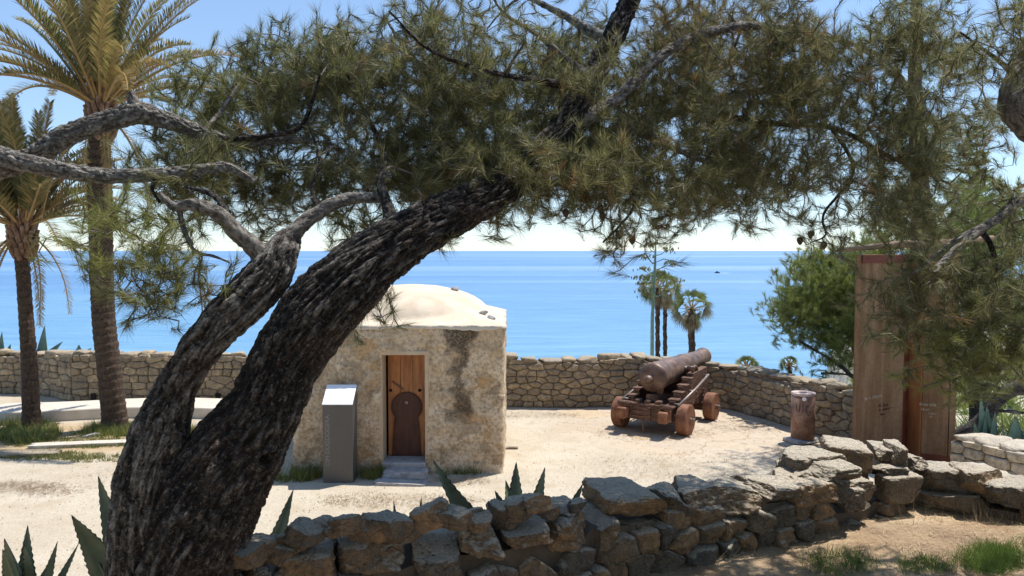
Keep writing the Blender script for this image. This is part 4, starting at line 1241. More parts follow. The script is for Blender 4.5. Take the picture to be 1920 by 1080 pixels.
# ------------------------------------------------------------------ pines
class Skel:
    def __init__(s):
        s.P = np.zeros((60000, 3)); s.R = np.zeros(60000); s.n = 0
        s.D = np.zeros((60000, 3))
    def add(s, pts, rad):
        pts = np.asarray(pts); k = len(pts)
        s.P[s.n:s.n + k] = pts; s.R[s.n:s.n + k] = rad
        d = np.gradient(pts, axis=0) if k > 1 else np.zeros_like(pts)
        s.D[s.n:s.n + k] = d / (np.linalg.norm(d, axis=1)[:, None] + 1e-9)
        s.n += k
    def nearest(s, p, behind=None):
        v = s.P[:s.n] - p
        dd = (v ** 2).sum(1)
        i = int(np.argmin(dd)); return i, math.sqrt(dd[i])

def spline(pts, step):
    """Catmull-Rom through rows (x, y, z, r)."""
    pts = np.asarray(pts, float); out = []
    n = len(pts)
    for i in range(n - 1):
        p0 = pts[max(i - 1, 0)]; p1 = pts[i]; p2 = pts[i + 1]; p3 = pts[min(i + 2, n - 1)]
        m = max(2, int(np.linalg.norm(p2[:3] - p1[:3]) / step))
        for k in range(m):
            t = k / m
            out.append(0.5 * ((2 * p1) + (-p0 + p2) * t + (2 * p0 - 5 * p1 + 4 * p2 - p3) * t * t + (-p0 + 3 * p1 - 3 * p2 + p3) * t ** 3))
    out.append(pts[-1])
    return np.array(out)

def limb_px(rows, step=0.05, k=1.0):
    """rows: (px, py, depth, width in px)"""
    q = []
    for px, py, d, w in rows:
        p = P(px, py, d); q.append((p.x, p.y, p.z, w * k / 2 * d / F))
    return spline(q, step)

def bark_tube(path, n, amp, freq, seed, plate_aspect=0.4, ring=False, knots=()):
    """Dense tube with plated, fissured relief. Returns V, F, plate."""
    pts = [Vector(p[:3]) for p in path]; m = len(pts); prev = None
    V = []; A = []; acc = 0.0
    for i in range(m):
        t = (pts[min(i + 1, m - 1)] - pts[max(i - 1, 0)]).normalized()
        x = (t.orthogonal() if prev is None else (prev - t * prev.dot(t))).normalized()
        prev = x; y = t.cross(x)
        if i: acc += (pts[i] - pts[i - 1]).length
        r = path[i][3]
        for k in range(n):
            an = 2 * math.pi * k / n; ca, sa = math.cos(an), math.sin(an)
            q = Vector((ca * r * freq, sa * r * freq, acc * freq * plate_aspect + seed))
            w = mn.noise_vector(q * 0.5) * 0.7
            q2 = q + w
            r1 = abs(mn.noise(q2 * 0.75)); r2 = abs(mn.noise(q2 * 1.7 + Vector((9, 3, 5)))); r3 = abs(mn.noise(Vector((q2.x, q2.y, q2.z * 2.2)) * 1.15 + Vector((1, 8, 2))))
            e2 = mn.fractal(q * 2.4, 0.55, 2.2, 5)
            e = min(1.0, r1 * 5.0, 0.25 + r2 * 4.0, 0.1 + r3 * 5.5)
            e = max(0.0, min(1.0, e * 0.8 + e2 * 0.7))
            big = mn.noise(Vector((ca * 1.3, sa * 1.3, acc * 2.2 + seed)))
            rr = r * (1 + 0.09 * big) + amp * (e - 0.6) + amp * 0.7 * e2
            p = pts[i] + (x * ca + y * sa) * rr
            for (kp, kr, kd) in knots:
                dd = (p - kp).length
                if dd < kr * 2.4:
                    g = math.exp(-(dd / kr) ** 2 * 1.8); g2 = math.exp(-((dd - kr * 1.25) / (kr * 0.45)) ** 2)
                    p = p - (x * ca + y * sa) * (kd * g - kd * 0.35 * g2)
                    e *= (1 - g)
            V.append(p[:]); A.append(e)
    i = np.arange((m - 1) * n); a = i // n; k = i % n; k2 = (k + 1) % n
    Fq = np.stack([a * n + k, a * n + k2, (a + 1) * n + k2, (a + 1) * n + k], -1)
    return np.array(V), Fq, np.array(A)

def needles(shoots, dirs, tint, per, length, width, L_shoot, spread, rng, droop=0.0):
    """Tufts of needles: one slim two-segment blade each (3 verts)."""
    S = len(shoots)
    t = rng.random((S, per)) ** 0.8
    base = shoots[:, None, :] + dirs[:, None, :] * (t[..., None] - 0.9) * L_shoot
    r = rng.normal(size=(S, per, 3)); r -= (r * dirs[:, None, :]).sum(-1, keepdims=True) * dirs[:, None, :]
    r /= np.linalg.norm(r, axis=-1, keepdims=True) + 1e-9
    sp = spread * (0.55 + 0.75 * rng.random((S, per, 1)))
    nd = dirs[:, None, :] + r * sp; nd[..., 2] -= droop
    nd /= np.linalg.norm(nd, axis=-1, keepdims=True)
    L_ = length * (0.65 + 0.5 * rng.random((S, per, 1)))
    side = np.cross(nd, rng.normal(size=(S, per, 3))); side /= np.linalg.norm(side, axis=-1, keepdims=True) + 1e-9
    w = width * (0.8 + 0.5 * rng.random((S, per, 1)))
    a = base + side * w / 2; b = base - side * w / 2; c = base + nd * L_ + np.array([0, 0, -1.0]) * L_ * 0.06
    V = np.stack([a, b, c], 2).reshape(-1, 3)
    Fq = np.arange(len(V)).reshape(-1, 3)
    tt = np.repeat(np.clip(tint[:, None] + rng.normal(0, 0.06, (S, per)), 0, 1), 3)
    return V, Fq, tt

def grow(sk, targets, step, r0, rng, mb_segs, sag=0.0, wig=0.12, up=0.0):
    """Connect each target to the nearest skeleton point with a wiggly twig; returns end directions."""
    # order by distance so that inner ones come first
    d0 = np.array([sk.nearest(p)[1] for p in targets]); order = np.argsort(d0)
    dirs = np.zeros((len(targets), 3))
    for i in order:
        p = targets[i]; j, dist = sk.nearest(p)
        if dist < 1e-4: dirs[i] = (0, 0, 1); continue
        a = sk.P[j].copy(); Dj = sk.D[j]; ra = min(sk.R[j] * 0.75, r0)
        m = max(2, int(dist / step) + 1)
        t = np.linspace(0, 1, m + 1)[:, None]
        v = p - a
        ctrl = a + v * 0.45 + Dj * dist * 0.25 + np.array([0, 0, up]) * dist
        pts = (1 - t) ** 2 * a + 2 * t * (1 - t) * ctrl + t ** 2 * p
        ww = rng.normal(size=(m + 1, 3)) * dist * wig / max(1, m) ** 0.5; ww[0] = 0; ww[-1] = 0
        pts = pts + ww; pts[:, 2] -= sag * dist * (4 * t[:, 0] * (1 - t[:, 0]))
        rad = ra + (max(0.0009, ra * 0.45) - ra) * t[:, 0]
        mb_segs.append((pts, rad))
        sk.add(pts[1:], rad[1:])
        e = pts[-1] - pts[-2]; dirs[i] = e / (np.linalg.norm(e) + 1e-9)
    return dirs

def tubes_mesh(segs, n=4):
    Vs, Fs, off = [], [], 0
    for pts, rad in segs:
        m = len(pts)
        t = np.gradient(pts, axis=0); t /= np.linalg.norm(t, axis=1)[:, None] + 1e-9
        ref = np.array([0.31, 0.57, 0.76]); x = np.cross(t, ref); x /= np.linalg.norm(x, axis=1)[:, None] + 1e-9; y = np.cross(t, x)
        an = 2 * np.pi * np.arange(n) / n
        V = pts[:, None, :] + (x[:, None, :] * np.cos(an)[None, :, None] + y[:, None, :] * np.sin(an)[None, :, None]) * np.asarray(rad)[:, None, None]
        i = np.arange((m - 1) * n); a = i // n; k = i % n; k2 = (k + 1) % n
        Fs.append(np.stack([a * n + k, a * n + k2, (a + 1) * n + k2, (a + 1) * n + k], -1) + off)
        Vs.append(V.reshape(-1, 3)); off += m * n
    return np.concatenate(Vs), np.concatenate(Fs)

def blob_points(blobs, rng):
    """blobs: (px, py, rx, ry, d0, d1, count, tint). Points filling that lump of crown, at real distances."""
    out = []; tn = []
    for (px, py, rx, ry, d0, d1, cnt, ti) in blobs:
        a = rng.random(cnt) * 2 * np.pi; r = np.sqrt(rng.random(cnt)) ; d = d0 + (d1 - d0) * rng.random(cnt)
        x = px + rx * r * np.cos(a); y = py + ry * r * np.sin(a)
        out.append(PA(x, y, d)); tn.append(np.full(cnt, ti))
    return np.concatenate(out), np.concatenate(tn)

def pine(root, limbs, blobs, rng, per=46, nlen=0.085, nwid=0.0021, kids=9, spreadr=0.16, lsh=0.10, mat='needle', twig_r=0.012, bark='bark_pale',
         upbias=0.35, step=0.06, droop=0.0, spread=0.8, twig_mat='twig', rmin=0.0024):
    sk = Skel()
    for L_ in limbs: sk.add(L_[:, :3], L_[:, 3])
    cl, ct = blob_points(blobs, rng)
    segs = []
    cdirs = grow(sk, cl, step * 1.6, twig_r, rng, segs, sag=0.02, wig=0.10, up=0.05)
    # shoots set along the last stretch of every spray, fanning out from it
    k = kids; S = len(cl) * k
    u = rng.random((len(cl), k, 1)); cd = cdirs[:, None, :]
    lat = rng.normal(size=(len(cl), k, 3)); lat -= (lat * cd).sum(-1, keepdims=True) * cd
    off = cd * (0.5 - u) * spreadr * 3.4 + lat * spreadr * (0.35 + 0.55 * u) * np.array([1, 1, 0.8])
    sh = (cl[:, None, :] + off).reshape(-1, 3)
    tint = np.repeat(ct, k) + rng.normal(0, 0.05, S)
    tint = tint + (rng.random(S) < 0.05) * 0.40
    dirs = grow(sk, sh, step, 0.0035, rng, segs, sag=0.05, wig=0.16, up=-0.02)
    dirs = dirs + np.array([0, 0, upbias]) + rng.normal(size=dirs.shape) * 0.22
    dirs /= np.linalg.norm(dirs, axis=1)[:, None]
    V, Fq = tubes_mesh([(a, np.maximum(b, rmin)) for a, b in segs], 4)
    np_mesh("branches", V, Fq, M[twig_mat], root, True)
    V, Fq, tt = needles(sh, dirs, np.clip(tint, 0, 1), per, nlen, nwid, lsh, spread, rng, droop)
    np_mesh("crown", V, Fq, M[mat], root, False, {"tint": tt})
    return sk, sh

def overhead(root, centres, seed, n=420, per=28):
    """Unseen foliage added above and behind the viewpoint to block sky light: coarse sprays on limbs."""
    rng = np.random.default_rng(seed); pts = []; segs = []
    for (c, r) in centres:
        q = rng.normal(size=(n, 3)); q /= np.linalg.norm(q, axis=1)[:, None]; q *= (rng.random(n) ** 0.45)[:, None]
        p = np.array(c) + q * np.array(r); pts.append(p)
        b = np.array(root.location[:]) + np.array([0, 0, 3.0])
        for k in range(0, n, 12): segs.append((np.stack([b, (b + np.array(c)) / 2 + [0, 0, .4], np.array(c) + q[k] * np.array(r) * 0.4, p[k]]), np.array([0.07, 0.06, 0.035, 0.01])))
    p = np.concatenate(pts); d = rng.normal(size=p.shape) + np.array([0, 0, 0.6]); d /= np.linalg.norm(d, axis=1)[:, None]
    V, Fq = tubes_mesh(segs, 6); np_mesh("unseen_shade_limbs", V, Fq, M['twig'], root, True)  # out of view, added to darken the near wall and trunk
    V, Fq, tt = needles(p, d, np.full(len(p), 0.5), per, 0.30, 0.030, 0.4, 1.0, rng); np_mesh("unseen_shade_crown", V, Fq, M['needle'], root, False, {"tint": tt})

def cones(root, locs, size=0.02):
    for p in locs:
        mb = MB()
        prof_ = [(-1.3, 0.0), (-1.2, 0.45), (-0.8, 0.85), (-0.2, 1.0), (0.5, 0.75), (1.1, 0.35), (1.35, 0.0)]
        mb.lathe([(a * size, b * size) for a, b in prof_], p, (0.1, 0.2, -1), 10)
        mb.build("pine_cone", M['cone'], root, smooth=False)

# ---- the leaning pine
main = thing("pine_tree", "big forked pine leaning right across the picture, rough black bark", "tree", (-1.25, 2.75, 2.2), group="pines of the headland")
stemA = limb_px([(292, 1420, 2.72, 320), (305, 1250, 2.74, 260), (328, 1080, 2.76, 222), (378, 960, 2.78, 208), (442, 850, 2.80, 172), (497, 765, 2.82, 138), (529, 690, 2.84, 130), (578, 608, 2.87, 136), (642, 537, 2.9, 128),
                 (715, 474, 2.97, 106), (800, 425, 3.08, 90), (880, 385, 3.2, 76), (960, 338, 3.35, 66), (1040, 270, 3.5, 62), (1100, 165, 3.7, 46), (1150, 70, 3.85, 38), (1205, -60, 4.0, 32), (1290, -260, 4.2, 26)], 0.0065)
stemB = limb_px([(285, 1300, 2.74, 190), (272, 1120, 2.72, 150), (268, 1000, 2.70, 126), (276, 900, 2.70, 112), (300, 810, 2.72, 98), (327, 735, 2.74, 74), (360, 675, 2.76, 72), (405, 618, 2.78, 78), (460, 565, 2.82, 84), (507, 512, 2.86, 82), (528, 470, 2.9, 62), (545, 440, 2.95, 38)], 0.0065)
kn = P(493, 858, 2.80)
sel = stemA
V, Fq, A = bark_tube(stemA, 250, 0.011, 19, 0.0, 0.20, knots=[(P(497, 856, 2.71), 0.028, 0.05)])
np_mesh("trunk", V, Fq, M['bark'], main, True, {"plate": A})
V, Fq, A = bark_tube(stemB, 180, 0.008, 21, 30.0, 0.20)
np_mesh("second_stem", V, Fq, M['bark_sunlit'], main, True, {"plate": A})
limbsM = []
def limb(root, rows, n=22, amp=0.004, freq=34, seed=1.0, mat='bark_pale', step=0.012, coll=None, name="limb"):
    L_ = limb_px(rows, step, 0.78 if name == 'limb' else 1.0)
    V, Fq, A = bark_tube(L_, n, amp, freq, seed, 0.5)
    np_mesh(name, V, Fq, M[mat], root, True, {"plate": A})
    if coll is not None: coll.append(L_[::4])
    return L_
limb(main, [(515, 520, 2.86, 60), (480, 468, 2.84, 46), (440, 432, 2.82, 40), (408, 400, 2.80, 34), (360, 384, 2.8, 30), (325, 388, 2.8, 20), (300, 360, 2.8, 12)], coll=limbsM, seed=2)
limb(main, [(440, 432, 2.83, 20), (405, 370, 2.9, 16), (350, 350, 3.0, 10)], n=12, coll=limbsM, seed=3, mat='bark')
limb(main, [(335, 388, 2.8, 16), (345, 430, 2.78, 13), (365, 470, 2.76, 10), (400, 480, 2.76, 7), (430, 492, 2.76, 4)], n=10, amp=0.002, coll=limbsM, seed=4)
limb(main, [(365, 470, 2.76, 9), (340, 500, 2.74, 6), (310, 515, 2.74, 4)], n=8, amp=0.001, coll=limbsM, seed=5)
limb(main, [(525, 480, 2.9, 50), (555, 432, 2.94, 40), (610, 390, 3.0, 34), (660, 372, 3.05, 28), (720, 372, 3.12, 20)], coll=limbsM, seed=6)
limb(main, [(600, 400, 3.0, 13), (585, 350, 3.1, 10), (600, 300, 3.2, 8), (575, 230, 3.3, 5)], n=12, coll=limbsM, seed=7, mat='bark')
limb(main, [(740, 440, 3.0, 44), (728, 390, 3.05, 30), (714, 345, 3.12, 21), (722, 290, 3.25, 13), (690, 220, 3.4, 9), (650, 140, 3.5, 6)], coll=limbsM, seed=8, mat='bark')
limb(main, [(880, 385, 3.2, 40), (900, 320, 3.4, 30), (880, 240, 3.6, 22), (830, 170, 3.8, 16), (760, 90, 4.0, 10), (720, 30, 4.1, 6)], coll=limbsM, seed=9)
limb(main, [(1000, 310, 3.4, 46), (1080, 280, 3.7, 36), (1180, 240, 4.1, 28), (1300, 200, 4.6, 22), (1420, 170, 5.0, 16), (1560, 150, 5.4, 10)], coll=limbsM, seed=10)
limb(main, [(1060, 240, 3.55, 40), (1150, 190, 3.7, 30), (1260, 90, 3.9, 24), (1380, 50, 4.1, 20), (1500, 60, 4.3, 15), (1640, 100, 4.5, 10), (1720, 180, 4.6, 6)], coll=limbsM, seed=11)
limb(main, [(1110, 150, 3.7, 26), (1060, 110, 3.65, 18), (1000, 60, 3.6, 12), (940, 20, 3.6, 8), (900, -60, 3.6, 5)], coll=limbsM, seed=12)
limb(main, [(1150, 80, 3.85, 36), (1110, 60, 3.9, 24), (1060, 30, 4.0, 18), (980, -10, 4.1, 10)], coll=limbsM, seed=13)
limb(main, [(1100, 165, 3.7, 30), (1000, 150, 3.5, 15), (900, 130, 3.3, 11), (800, 90, 3.2, 8), (730, 20, 3.1, 5)], coll=limbsM, seed=14, mat='bark')
limb(main, [(1180, 240, 4.1, 20), (1290, 290, 4.0, 14), (1400, 330, 4.0, 10), (1480, 350, 4.0, 7)], n=12, coll=limbsM, seed=15)
limb(main, [(1300, 200, 4.3, 18), (1420, 230, 4.2, 15), (1560, 240, 4.2, 12), (1680, 300, 4.2, 9), (1780, 345, 4.2, 6)], n=12, coll=limbsM, seed=16, mat='bark')
limb(main, [(1150, 250, 3.9, 16), (1165, 320, 3.6, 11), (1190, 380, 3.5, 8), (1160, 425, 3.5, 6), (1130, 455, 3.5, 4)], n=10, amp=0.002, coll=limbsM, seed=17, mat='bark')
limb(main, [(1560, 240, 4.2, 10), (1600, 320, 4.0, 8), (1545, 400, 3.9, 6), (1548, 440, 3.9, 5), (1520, 455, 3.9, 3)], n=8, amp=0.001, coll=limbsM, seed=18, mat='bark')
limbsM += [stemA[len(stemA) // 2::6]]
rng = np.random.default_rng(7)
blobsM = [
    # low left hanging sprays
    (215, 455, 75, 50, 2.75, 3.0, 10, 0.04), (300, 490, 80, 45, 2.7, 2.95, 9, 0.15), (330, 560, 60, 22, 2.72, 2.9, 3, 0.5), (265, 520, 50, 30, 2.7, 2.9, 3, 0.4),
    (330, 330, 80, 50, 3.1, 3.5, 8, 0.45), (420, 360, 110, 55, 3.2, 3.6, 19, 0.45), (560, 350, 130, 60, 3.25, 3.7, 25, 0.45), (660, 430, 60, 30, 3.3, 3.6, 5, 0.30),
    (640, 290, 120, 90, 3.4, 4.0, 32, 0.48), (760, 300, 110, 80, 3.2, 3.8, 33, 0.5), (690, 560, 50, 22, 3.3, 3.5, 3, 0.35),
    (860, 240, 140, 120, 3.3, 4.3, 75, 0.45), (760, 150, 100, 80, 3.4, 4.2, 28, 0.40), (680, 115, 80, 50, 3.3, 4.0, 14, 0.42), (620, 105, 70, 40, 3.3, 4.0, 8, 0.42),
    (900, 340, 120, 60, 3.2, 3.8, 42, 0.48), (960, 180, 120, 120, 3.5, 4.5, 60, 0.45), (870, 60, 130, 60, 3.2, 4.2, 26, 0.42),
    (1020, 330, 120, 60, 3.2, 3.9, 46, 0.5), (1080, 210, 140, 130, 3.6, 4.8, 90, 0.48), (1150, 330, 110, 55, 3.3, 4.3, 40, 0.5),
    (1180, 130, 170, 110, 4.0, 5.2, 75, 0.56), (1280, 280, 150, 110, 3.6, 4.8, 95, 0.50), (1260, 390, 60, 30, 3.5, 4.0, 10, 0.48),
    (1390, 330, 110, 70, 3.6, 4.6, 45, 0.47), (1450, 240, 140, 110, 4.0, 5.2, 67, 0.5), (1360, 130, 170, 120, 4.0, 5.4, 72, 0.62), (1390, 60, 170, 60, 3.8, 5.0, 52, 0.68),
    (1540, 120, 150, 110, 3.7, 4.5, 44, 0.56), (1590, 260, 120, 110, 3.6, 4.2, 32, 0.48), (1680, 180, 110, 130, 3.6, 4.2, 23, 0.50), (1700, 330, 110, 80, 3.5, 4.0, 16, 0.50),
    (1725, 420, 80, 36, 3.8, 4.3, 14, 0.50), (1860, 260, 50, 50, 3.9, 4.4, 7, 0.48), (1760, 250, 90, 90, 3.7, 4.3, 16, 0.50), (1620, 370, 80, 45, 3.9, 4.5, 12, 0.48), (1540, 460, 45, 15, 3.8, 4.0, 3, 0.5), (1170, 450, 50, 18, 3.4, 3.6, 4, 0.5), (1690, 60, 140, 60, 3.6, 4.3, 20, 0.5),
    # crown above the frame
    (1150, -220, 430, 200, 3.8, 6.0, 110, 0.48), (1650, -160, 220, 130, 3.2, 4.2, 22, 0.48), (800, -280, 260, 90, 3.8, 5.0, 22, 0.45)]
skM, shM = pine(main, limbsM, blobsM, rng, per=52, nlen=0.082, nwid=0.0019, kids=8, spreadr=0.105, spread=0.60)
cones(main, [P(x, y, 3.45) for x, y in ((1061, 400), (1126, 392), (1130, 406), (1160, 440), (1185, 450))] + [P(1520, 440, 3.9), P(1545, 460, 3.9), P(1500, 452, 3.9)], 0.017)

# ---- limbs of the pine that stands outside the frame on the left
lt = thing("pine_tree", "pine reaching in from the left edge with two bare pale limbs over the palms", "tree", (-3.4, 3.2, 1.2), group="pines of the headland")
limbsL = []
limb(lt, [(-600, 1500, 3.3, 260), (-610, 900, 3.2, 220), (-560, 500, 3.1, 190), (-470, 340, 3.1, 150), (-300, 290, 3.05, 110), (-140, 300, 3.0, 85)], n=60, amp=0.012, freq=22, seed=40, mat='bark', step=0.03, name="trunk")
limb(lt, [(-200, 285, 3.02, 70), (-60, 282, 3.0, 52), (30, 300, 2.98, 44), (110, 318, 2.98, 40), (200, 330, 3.0, 36), (300, 327, 3.02, 31), (380, 318, 3.04, 28), (430, 315, 3.06, 24), (480, 340, 3.08, 16)], n=60, amp=0.003, seed=41, mat='bark_pale', coll=limbsL, step=0.006)
limb(lt, [(-200, 330, 3.1, 70), (-40, 322, 3.1, 52), (60, 296, 3.1, 50), (110, 262, 3.1, 50), (160, 240, 3.12, 46), (220, 222, 3.15, 48), (262, 212, 3.18, 52), (320, 228, 3.22, 38), (380, 250, 3.28, 32), (450, 268, 3.35, 26), (530, 262, 3.4, 20), (590, 265, 3.45, 12)], n=70, amp=0.005, seed=42, mat='bark_pale', coll=limbsL, step=0.006)
limb(lt, [(268, 222, 3.18, 44), (252, 196, 3.17, 30), (243, 172, 3.16, 16)], n=24, amp=0.006, seed=43, mat='bark_pale')
limb(lt, [(300, 327, 3.02, 16), (285, 352, 3.0, 10), (300, 380, 3.0, 7)], n=10, amp=0.002, seed=44, mat='bark')
limb(lt, [(420, 262, 3.3, 18), (500, 255, 3.35, 14), (560, 240, 3.35, 12), (582, 200, 3.35, 9), (600, 140, 3.35, 6)], n=12, amp=0.002, seed=45, mat='bark', coll=limbsL)
limb(lt, [(380, 250, 3.3, 14), (420, 200, 3.4, 10), (460, 140, 3.5, 7)], n=12, amp=0.002, seed=46, mat='bark_pale', coll=limbsL)
rng = np.random.default_rng(11)
blobsL = [(370, 190, 70, 55, 3.4, 3.9, 15, 0.26), (450, 160, 90, 60, 3.5, 4.2, 25, 0.32), (530, 130, 80, 70, 3.5, 4.2, 20, 0.36), (580, 180, 100, 90, 3.5, 4.2, 32, 0.40), (450, 250, 120, 55, 3.4, 4.0, 25, 0.42),
          (640, 130, 70, 80, 3.5, 4.2, 13, 0.42), (300, 290, 55, 35, 3.2, 3.5, 5, 0.40), (380, 320, 90, 40, 3.1, 3.5, 13, 0.45)]
pine(lt, limbsL, blobsL, rng, per=52, nlen=0.078, nwid=0.0019, kids=8, spreadr=0.10, upbias=0.6, spread=0.5)

# ---- the pine that stands outside the frame on the right
rt = thing("pine_tree", "pine reaching in from the right edge with drooping sprays over the monolith", "tree", (4.6, 4.2, 2.2), group="pines of the headland")
limbsR = []
limb(rt, [(2560, 1300, 4.2, 200), (2520, 800, 4.2, 170), (2400, 480, 4.1, 130), (2200, 360, 3.95, 100), (2050, 300, 3.85, 76), (1955, 248, 3.8, 62), (1905, 200, 3.78, 54), (1912, 145, 3.8, 46), (1955, 60, 3.9, 40), (2010, -120, 4.0, 30)], n=60, amp=0.008, freq=24, seed=50, mat='bark_pale', step=0.02, name="trunk", coll=limbsR)
limb(rt, [(2200, 360, 3.95, 50), (2030, 330, 3.7, 36), (1920, 372, 3.6, 26), (1868, 412, 3.55, 22), (1815, 440, 3.5, 18), (1765, 470, 3.5, 12), (1712, 515, 3.5, 6)], n=24, amp=0.002, seed=51, mat='bark_pale', coll=limbsR)
limb(rt, [(1850, 425, 3.53, 18), (1800, 462, 3.45, 18), (1756, 503, 3.4, 15)], n=16, amp=0.002, seed=52, mat='bark_pale', coll=limbsR)
limb(rt, [(1835, 430, 3.53, 14), (1858, 460, 3.5, 13), (1866, 510, 3.5, 11), (1862, 570, 3.5, 9), (1850, 615, 3.5, 6)], n=12, amp=0.002, seed=53, mat='bark', coll=limbsR)
limb(rt, [(1912, 150, 3.8, 20), (1880, 120, 3.75, 12), (1840, 90, 3.7, 8), (1800, 60, 3.7, 5)], n=10, amp=0.002, seed=54, mat='bark', coll=limbsR)
rng = np.random.default_rng(13)
blobsR = [(1700, 560, 90, 70, 3.3, 3.8, 17, 0.50), (1780, 600, 90, 80, 3.3, 3.9, 23, 0.48), (1860, 650, 80, 70, 3.3, 3.9, 20, 0.22), (1790, 670, 80, 40, 3.3, 3.7, 13, 0.08), (1900, 560, 70, 90, 3.3, 4.0, 16, 0.40),
          (1880, 480, 70, 60, 3.4, 4.0, 9, 0.45), (1760, 520, 80, 40, 3.4, 3.8, 8, 0.5), (1900, 60, 80, 80, 2.9, 3.3, 14, 0.50), (1850, 110, 60, 45, 3.0, 3.4, 6, 0.52), (2020, 60, 70, 200, 2.9, 3.3, 13, 0.45),
          (1990, 600, 70, 120, 3.4, 4.0, 17, 0.4), (1890, 360, 60, 26, 3.5, 3.8, 4, 0.55)]
pine(rt, limbsR, blobsR, rng, per=46, nlen=0.078, nwid=0.0019, kids=8, spreadr=0.105, upbias=0.05, droop=0.05, spread=0.6)

overhead(lt, [((-3.5, -0.5, 6.6), (3.2, 2.6, 1.6)), ((-5.5, 2.5, 7.2), (2.2, 2.2, 1.5)), ((-3.0, -4.0, 5.0), (4.0, 2.0, 2.4))], 5)
overhead(rt, [((3.5, -0.8, 6.8), (3.2, 2.4, 1.6)), ((0.0, -1.2, 7.2), (2.6, 2.0, 1.3)), ((3.5, -4.2, 5.0), (4.0, 2.0, 2.4)), ((7.0, 0.5, 5.5), (2.0, 3.0, 2.4))], 6)

# ---- trees beyond the terrace
def far_pine(label, base, limbs_rows, blobs, seed, per=26, nlen=0.16, nwid=0.0065, kids=10, spreadr=0.30, n=12, barkm='bark', upb=0.7, group="pines of the headland"):
    t = thing("pine_tree", label, "tree", base, group=group)
    ls = []
    for i, rows in enumerate(limbs_rows):
        limb(t, rows, n=n, amp=0.02, freq=6, seed=60 + i + seed, mat=barkm, step=0.12, coll=ls, name="trunk" if i == 0 else "limb")
    pine(t, [l for l in ls], blobs, np.random.default_rng(seed), per=per, nlen=nlen, nwid=nwid, kids=kids, spreadr=spreadr, mat='needle_far', twig_r=0.03, step=0.3, upbias=upb, lsh=0.22, spread=0.6, rmin=0.004)
    return t
far_pine("bushy bright green young pine on the slope left of the monolith", P(1660, 760, 19.5),
         [[(1660, 900, 19.5, 30), (1640, 760, 19.3, 24), (1600, 640, 19, 18), (1560, 560, 19, 12)], [(1640, 750, 19.3, 14), (1580, 690, 18.6, 9), (1500, 640, 18.4, 6)], [(1650, 770, 19.3, 14), (1620, 710, 18.8, 9), (1540, 700, 18.6, 5)]],
         [(1540, 535, 68, 60, 17.8, 20.4, 95, 0.16), (1490, 585, 48, 42, 17.8, 20, 45, 0.22), (1590, 600, 60, 70, 18, 20.4, 80, 0.36), (1630, 530, 60, 70, 18, 20.4, 80, 0.22), (1570, 650, 60, 40, 18, 20, 18, 0.5)], 21, kids=12, per=60)
far_pine("bright yellow-green pine crown behind and right of the monolith", P(1800, 800, 18.5),
         [[(1835, 950, 18.4, 46), (1838, 800, 18.4, 38), (1830, 640, 18.4, 30), (1790, 480, 18.5, 20)], [(1838, 760, 18.4, 20), (1900, 640, 18.2, 14), (1960, 540, 18.2, 8)]],
         [(1720, 430, 70, 40, 18, 21, 30, 0.22), (1790, 470, 90, 60, 18, 21, 60, 0.22), (1880, 440, 80, 60, 18, 21, 70, 0.20), (1850, 380, 70, 40, 18, 21, 30, 0.3), (1870, 560, 90, 70, 18, 21, 60, 0.32), (1940, 640, 70, 80, 18, 21, 40, 0.4), (1650, 450, 40, 26, 18, 20, 8, 0.25)], 22, kids=11, per=56)
far_pine("tall straight pine trunk rising behind the monolith, thin crown", P(1722, 800, 16.2),
         [[(1722, 900, 16.2, 42), (1724, 600, 16.2, 38), (1728, 440, 16.2, 36), (1722, 300, 16.2, 30), (1716, 150, 16.2, 24), (1720, -60, 16.3, 16), (1730, -200, 16.3, 8)],
          [(1727, 420, 16.2, 18), (1700, 380, 16.3, 14), (1680, 330, 16.4, 8)], [(1722, 330, 16.2, 14), (1780, 290, 16.3, 8)], [(1718, 180, 16.2, 12), (1650, 120, 16.0, 7)]],
         [(1680, 270, 80, 80, 15.6, 17, 34, 0.5), (1780, 280, 80, 80, 15.6, 17, 34, 0.45), (1720, 380, 90, 40, 15.4, 17, 22, 0.45), (1720, 100, 120, 90, 15.6, 17, 40, 0.5), (1730, -80, 150, 90, 15.4, 17.2, 30, 0.45)], 23, per=26, nlen=0.13, nwid=0.007, n=20, barkm='brown_bark', upb=0.2)
far_pine("dark crooked pine limb low over the pale parapet at the right edge", P(2000, 900, 14.5),
         [[(2080, 900, 14.6, 50), (2010, 760, 14.6, 40), (1930, 725, 14.6, 34), (1880, 740, 14.6, 28), (1840, 790, 14.6, 26), (1795, 815, 14.7, 18), (1770, 830, 14.8, 8)], [(1890, 738, 14.6, 12), (1850, 720, 14.6, 9), (1806, 745, 14.8, 5)], [(1860, 770, 14.6, 12), (1900, 772, 14.6, 8), (1960, 780, 14.8, 5)]],
         [(1900, 690, 70, 20, 14.2, 15.4, 12, 0.5), (1830, 700, 40, 20, 14.4, 15.4, 5, 0.5), (2020, 640, 90, 60, 14, 16, 20, 0.4)], 24, per=26, nlen=0.12, nwid=0.006, kids=7)

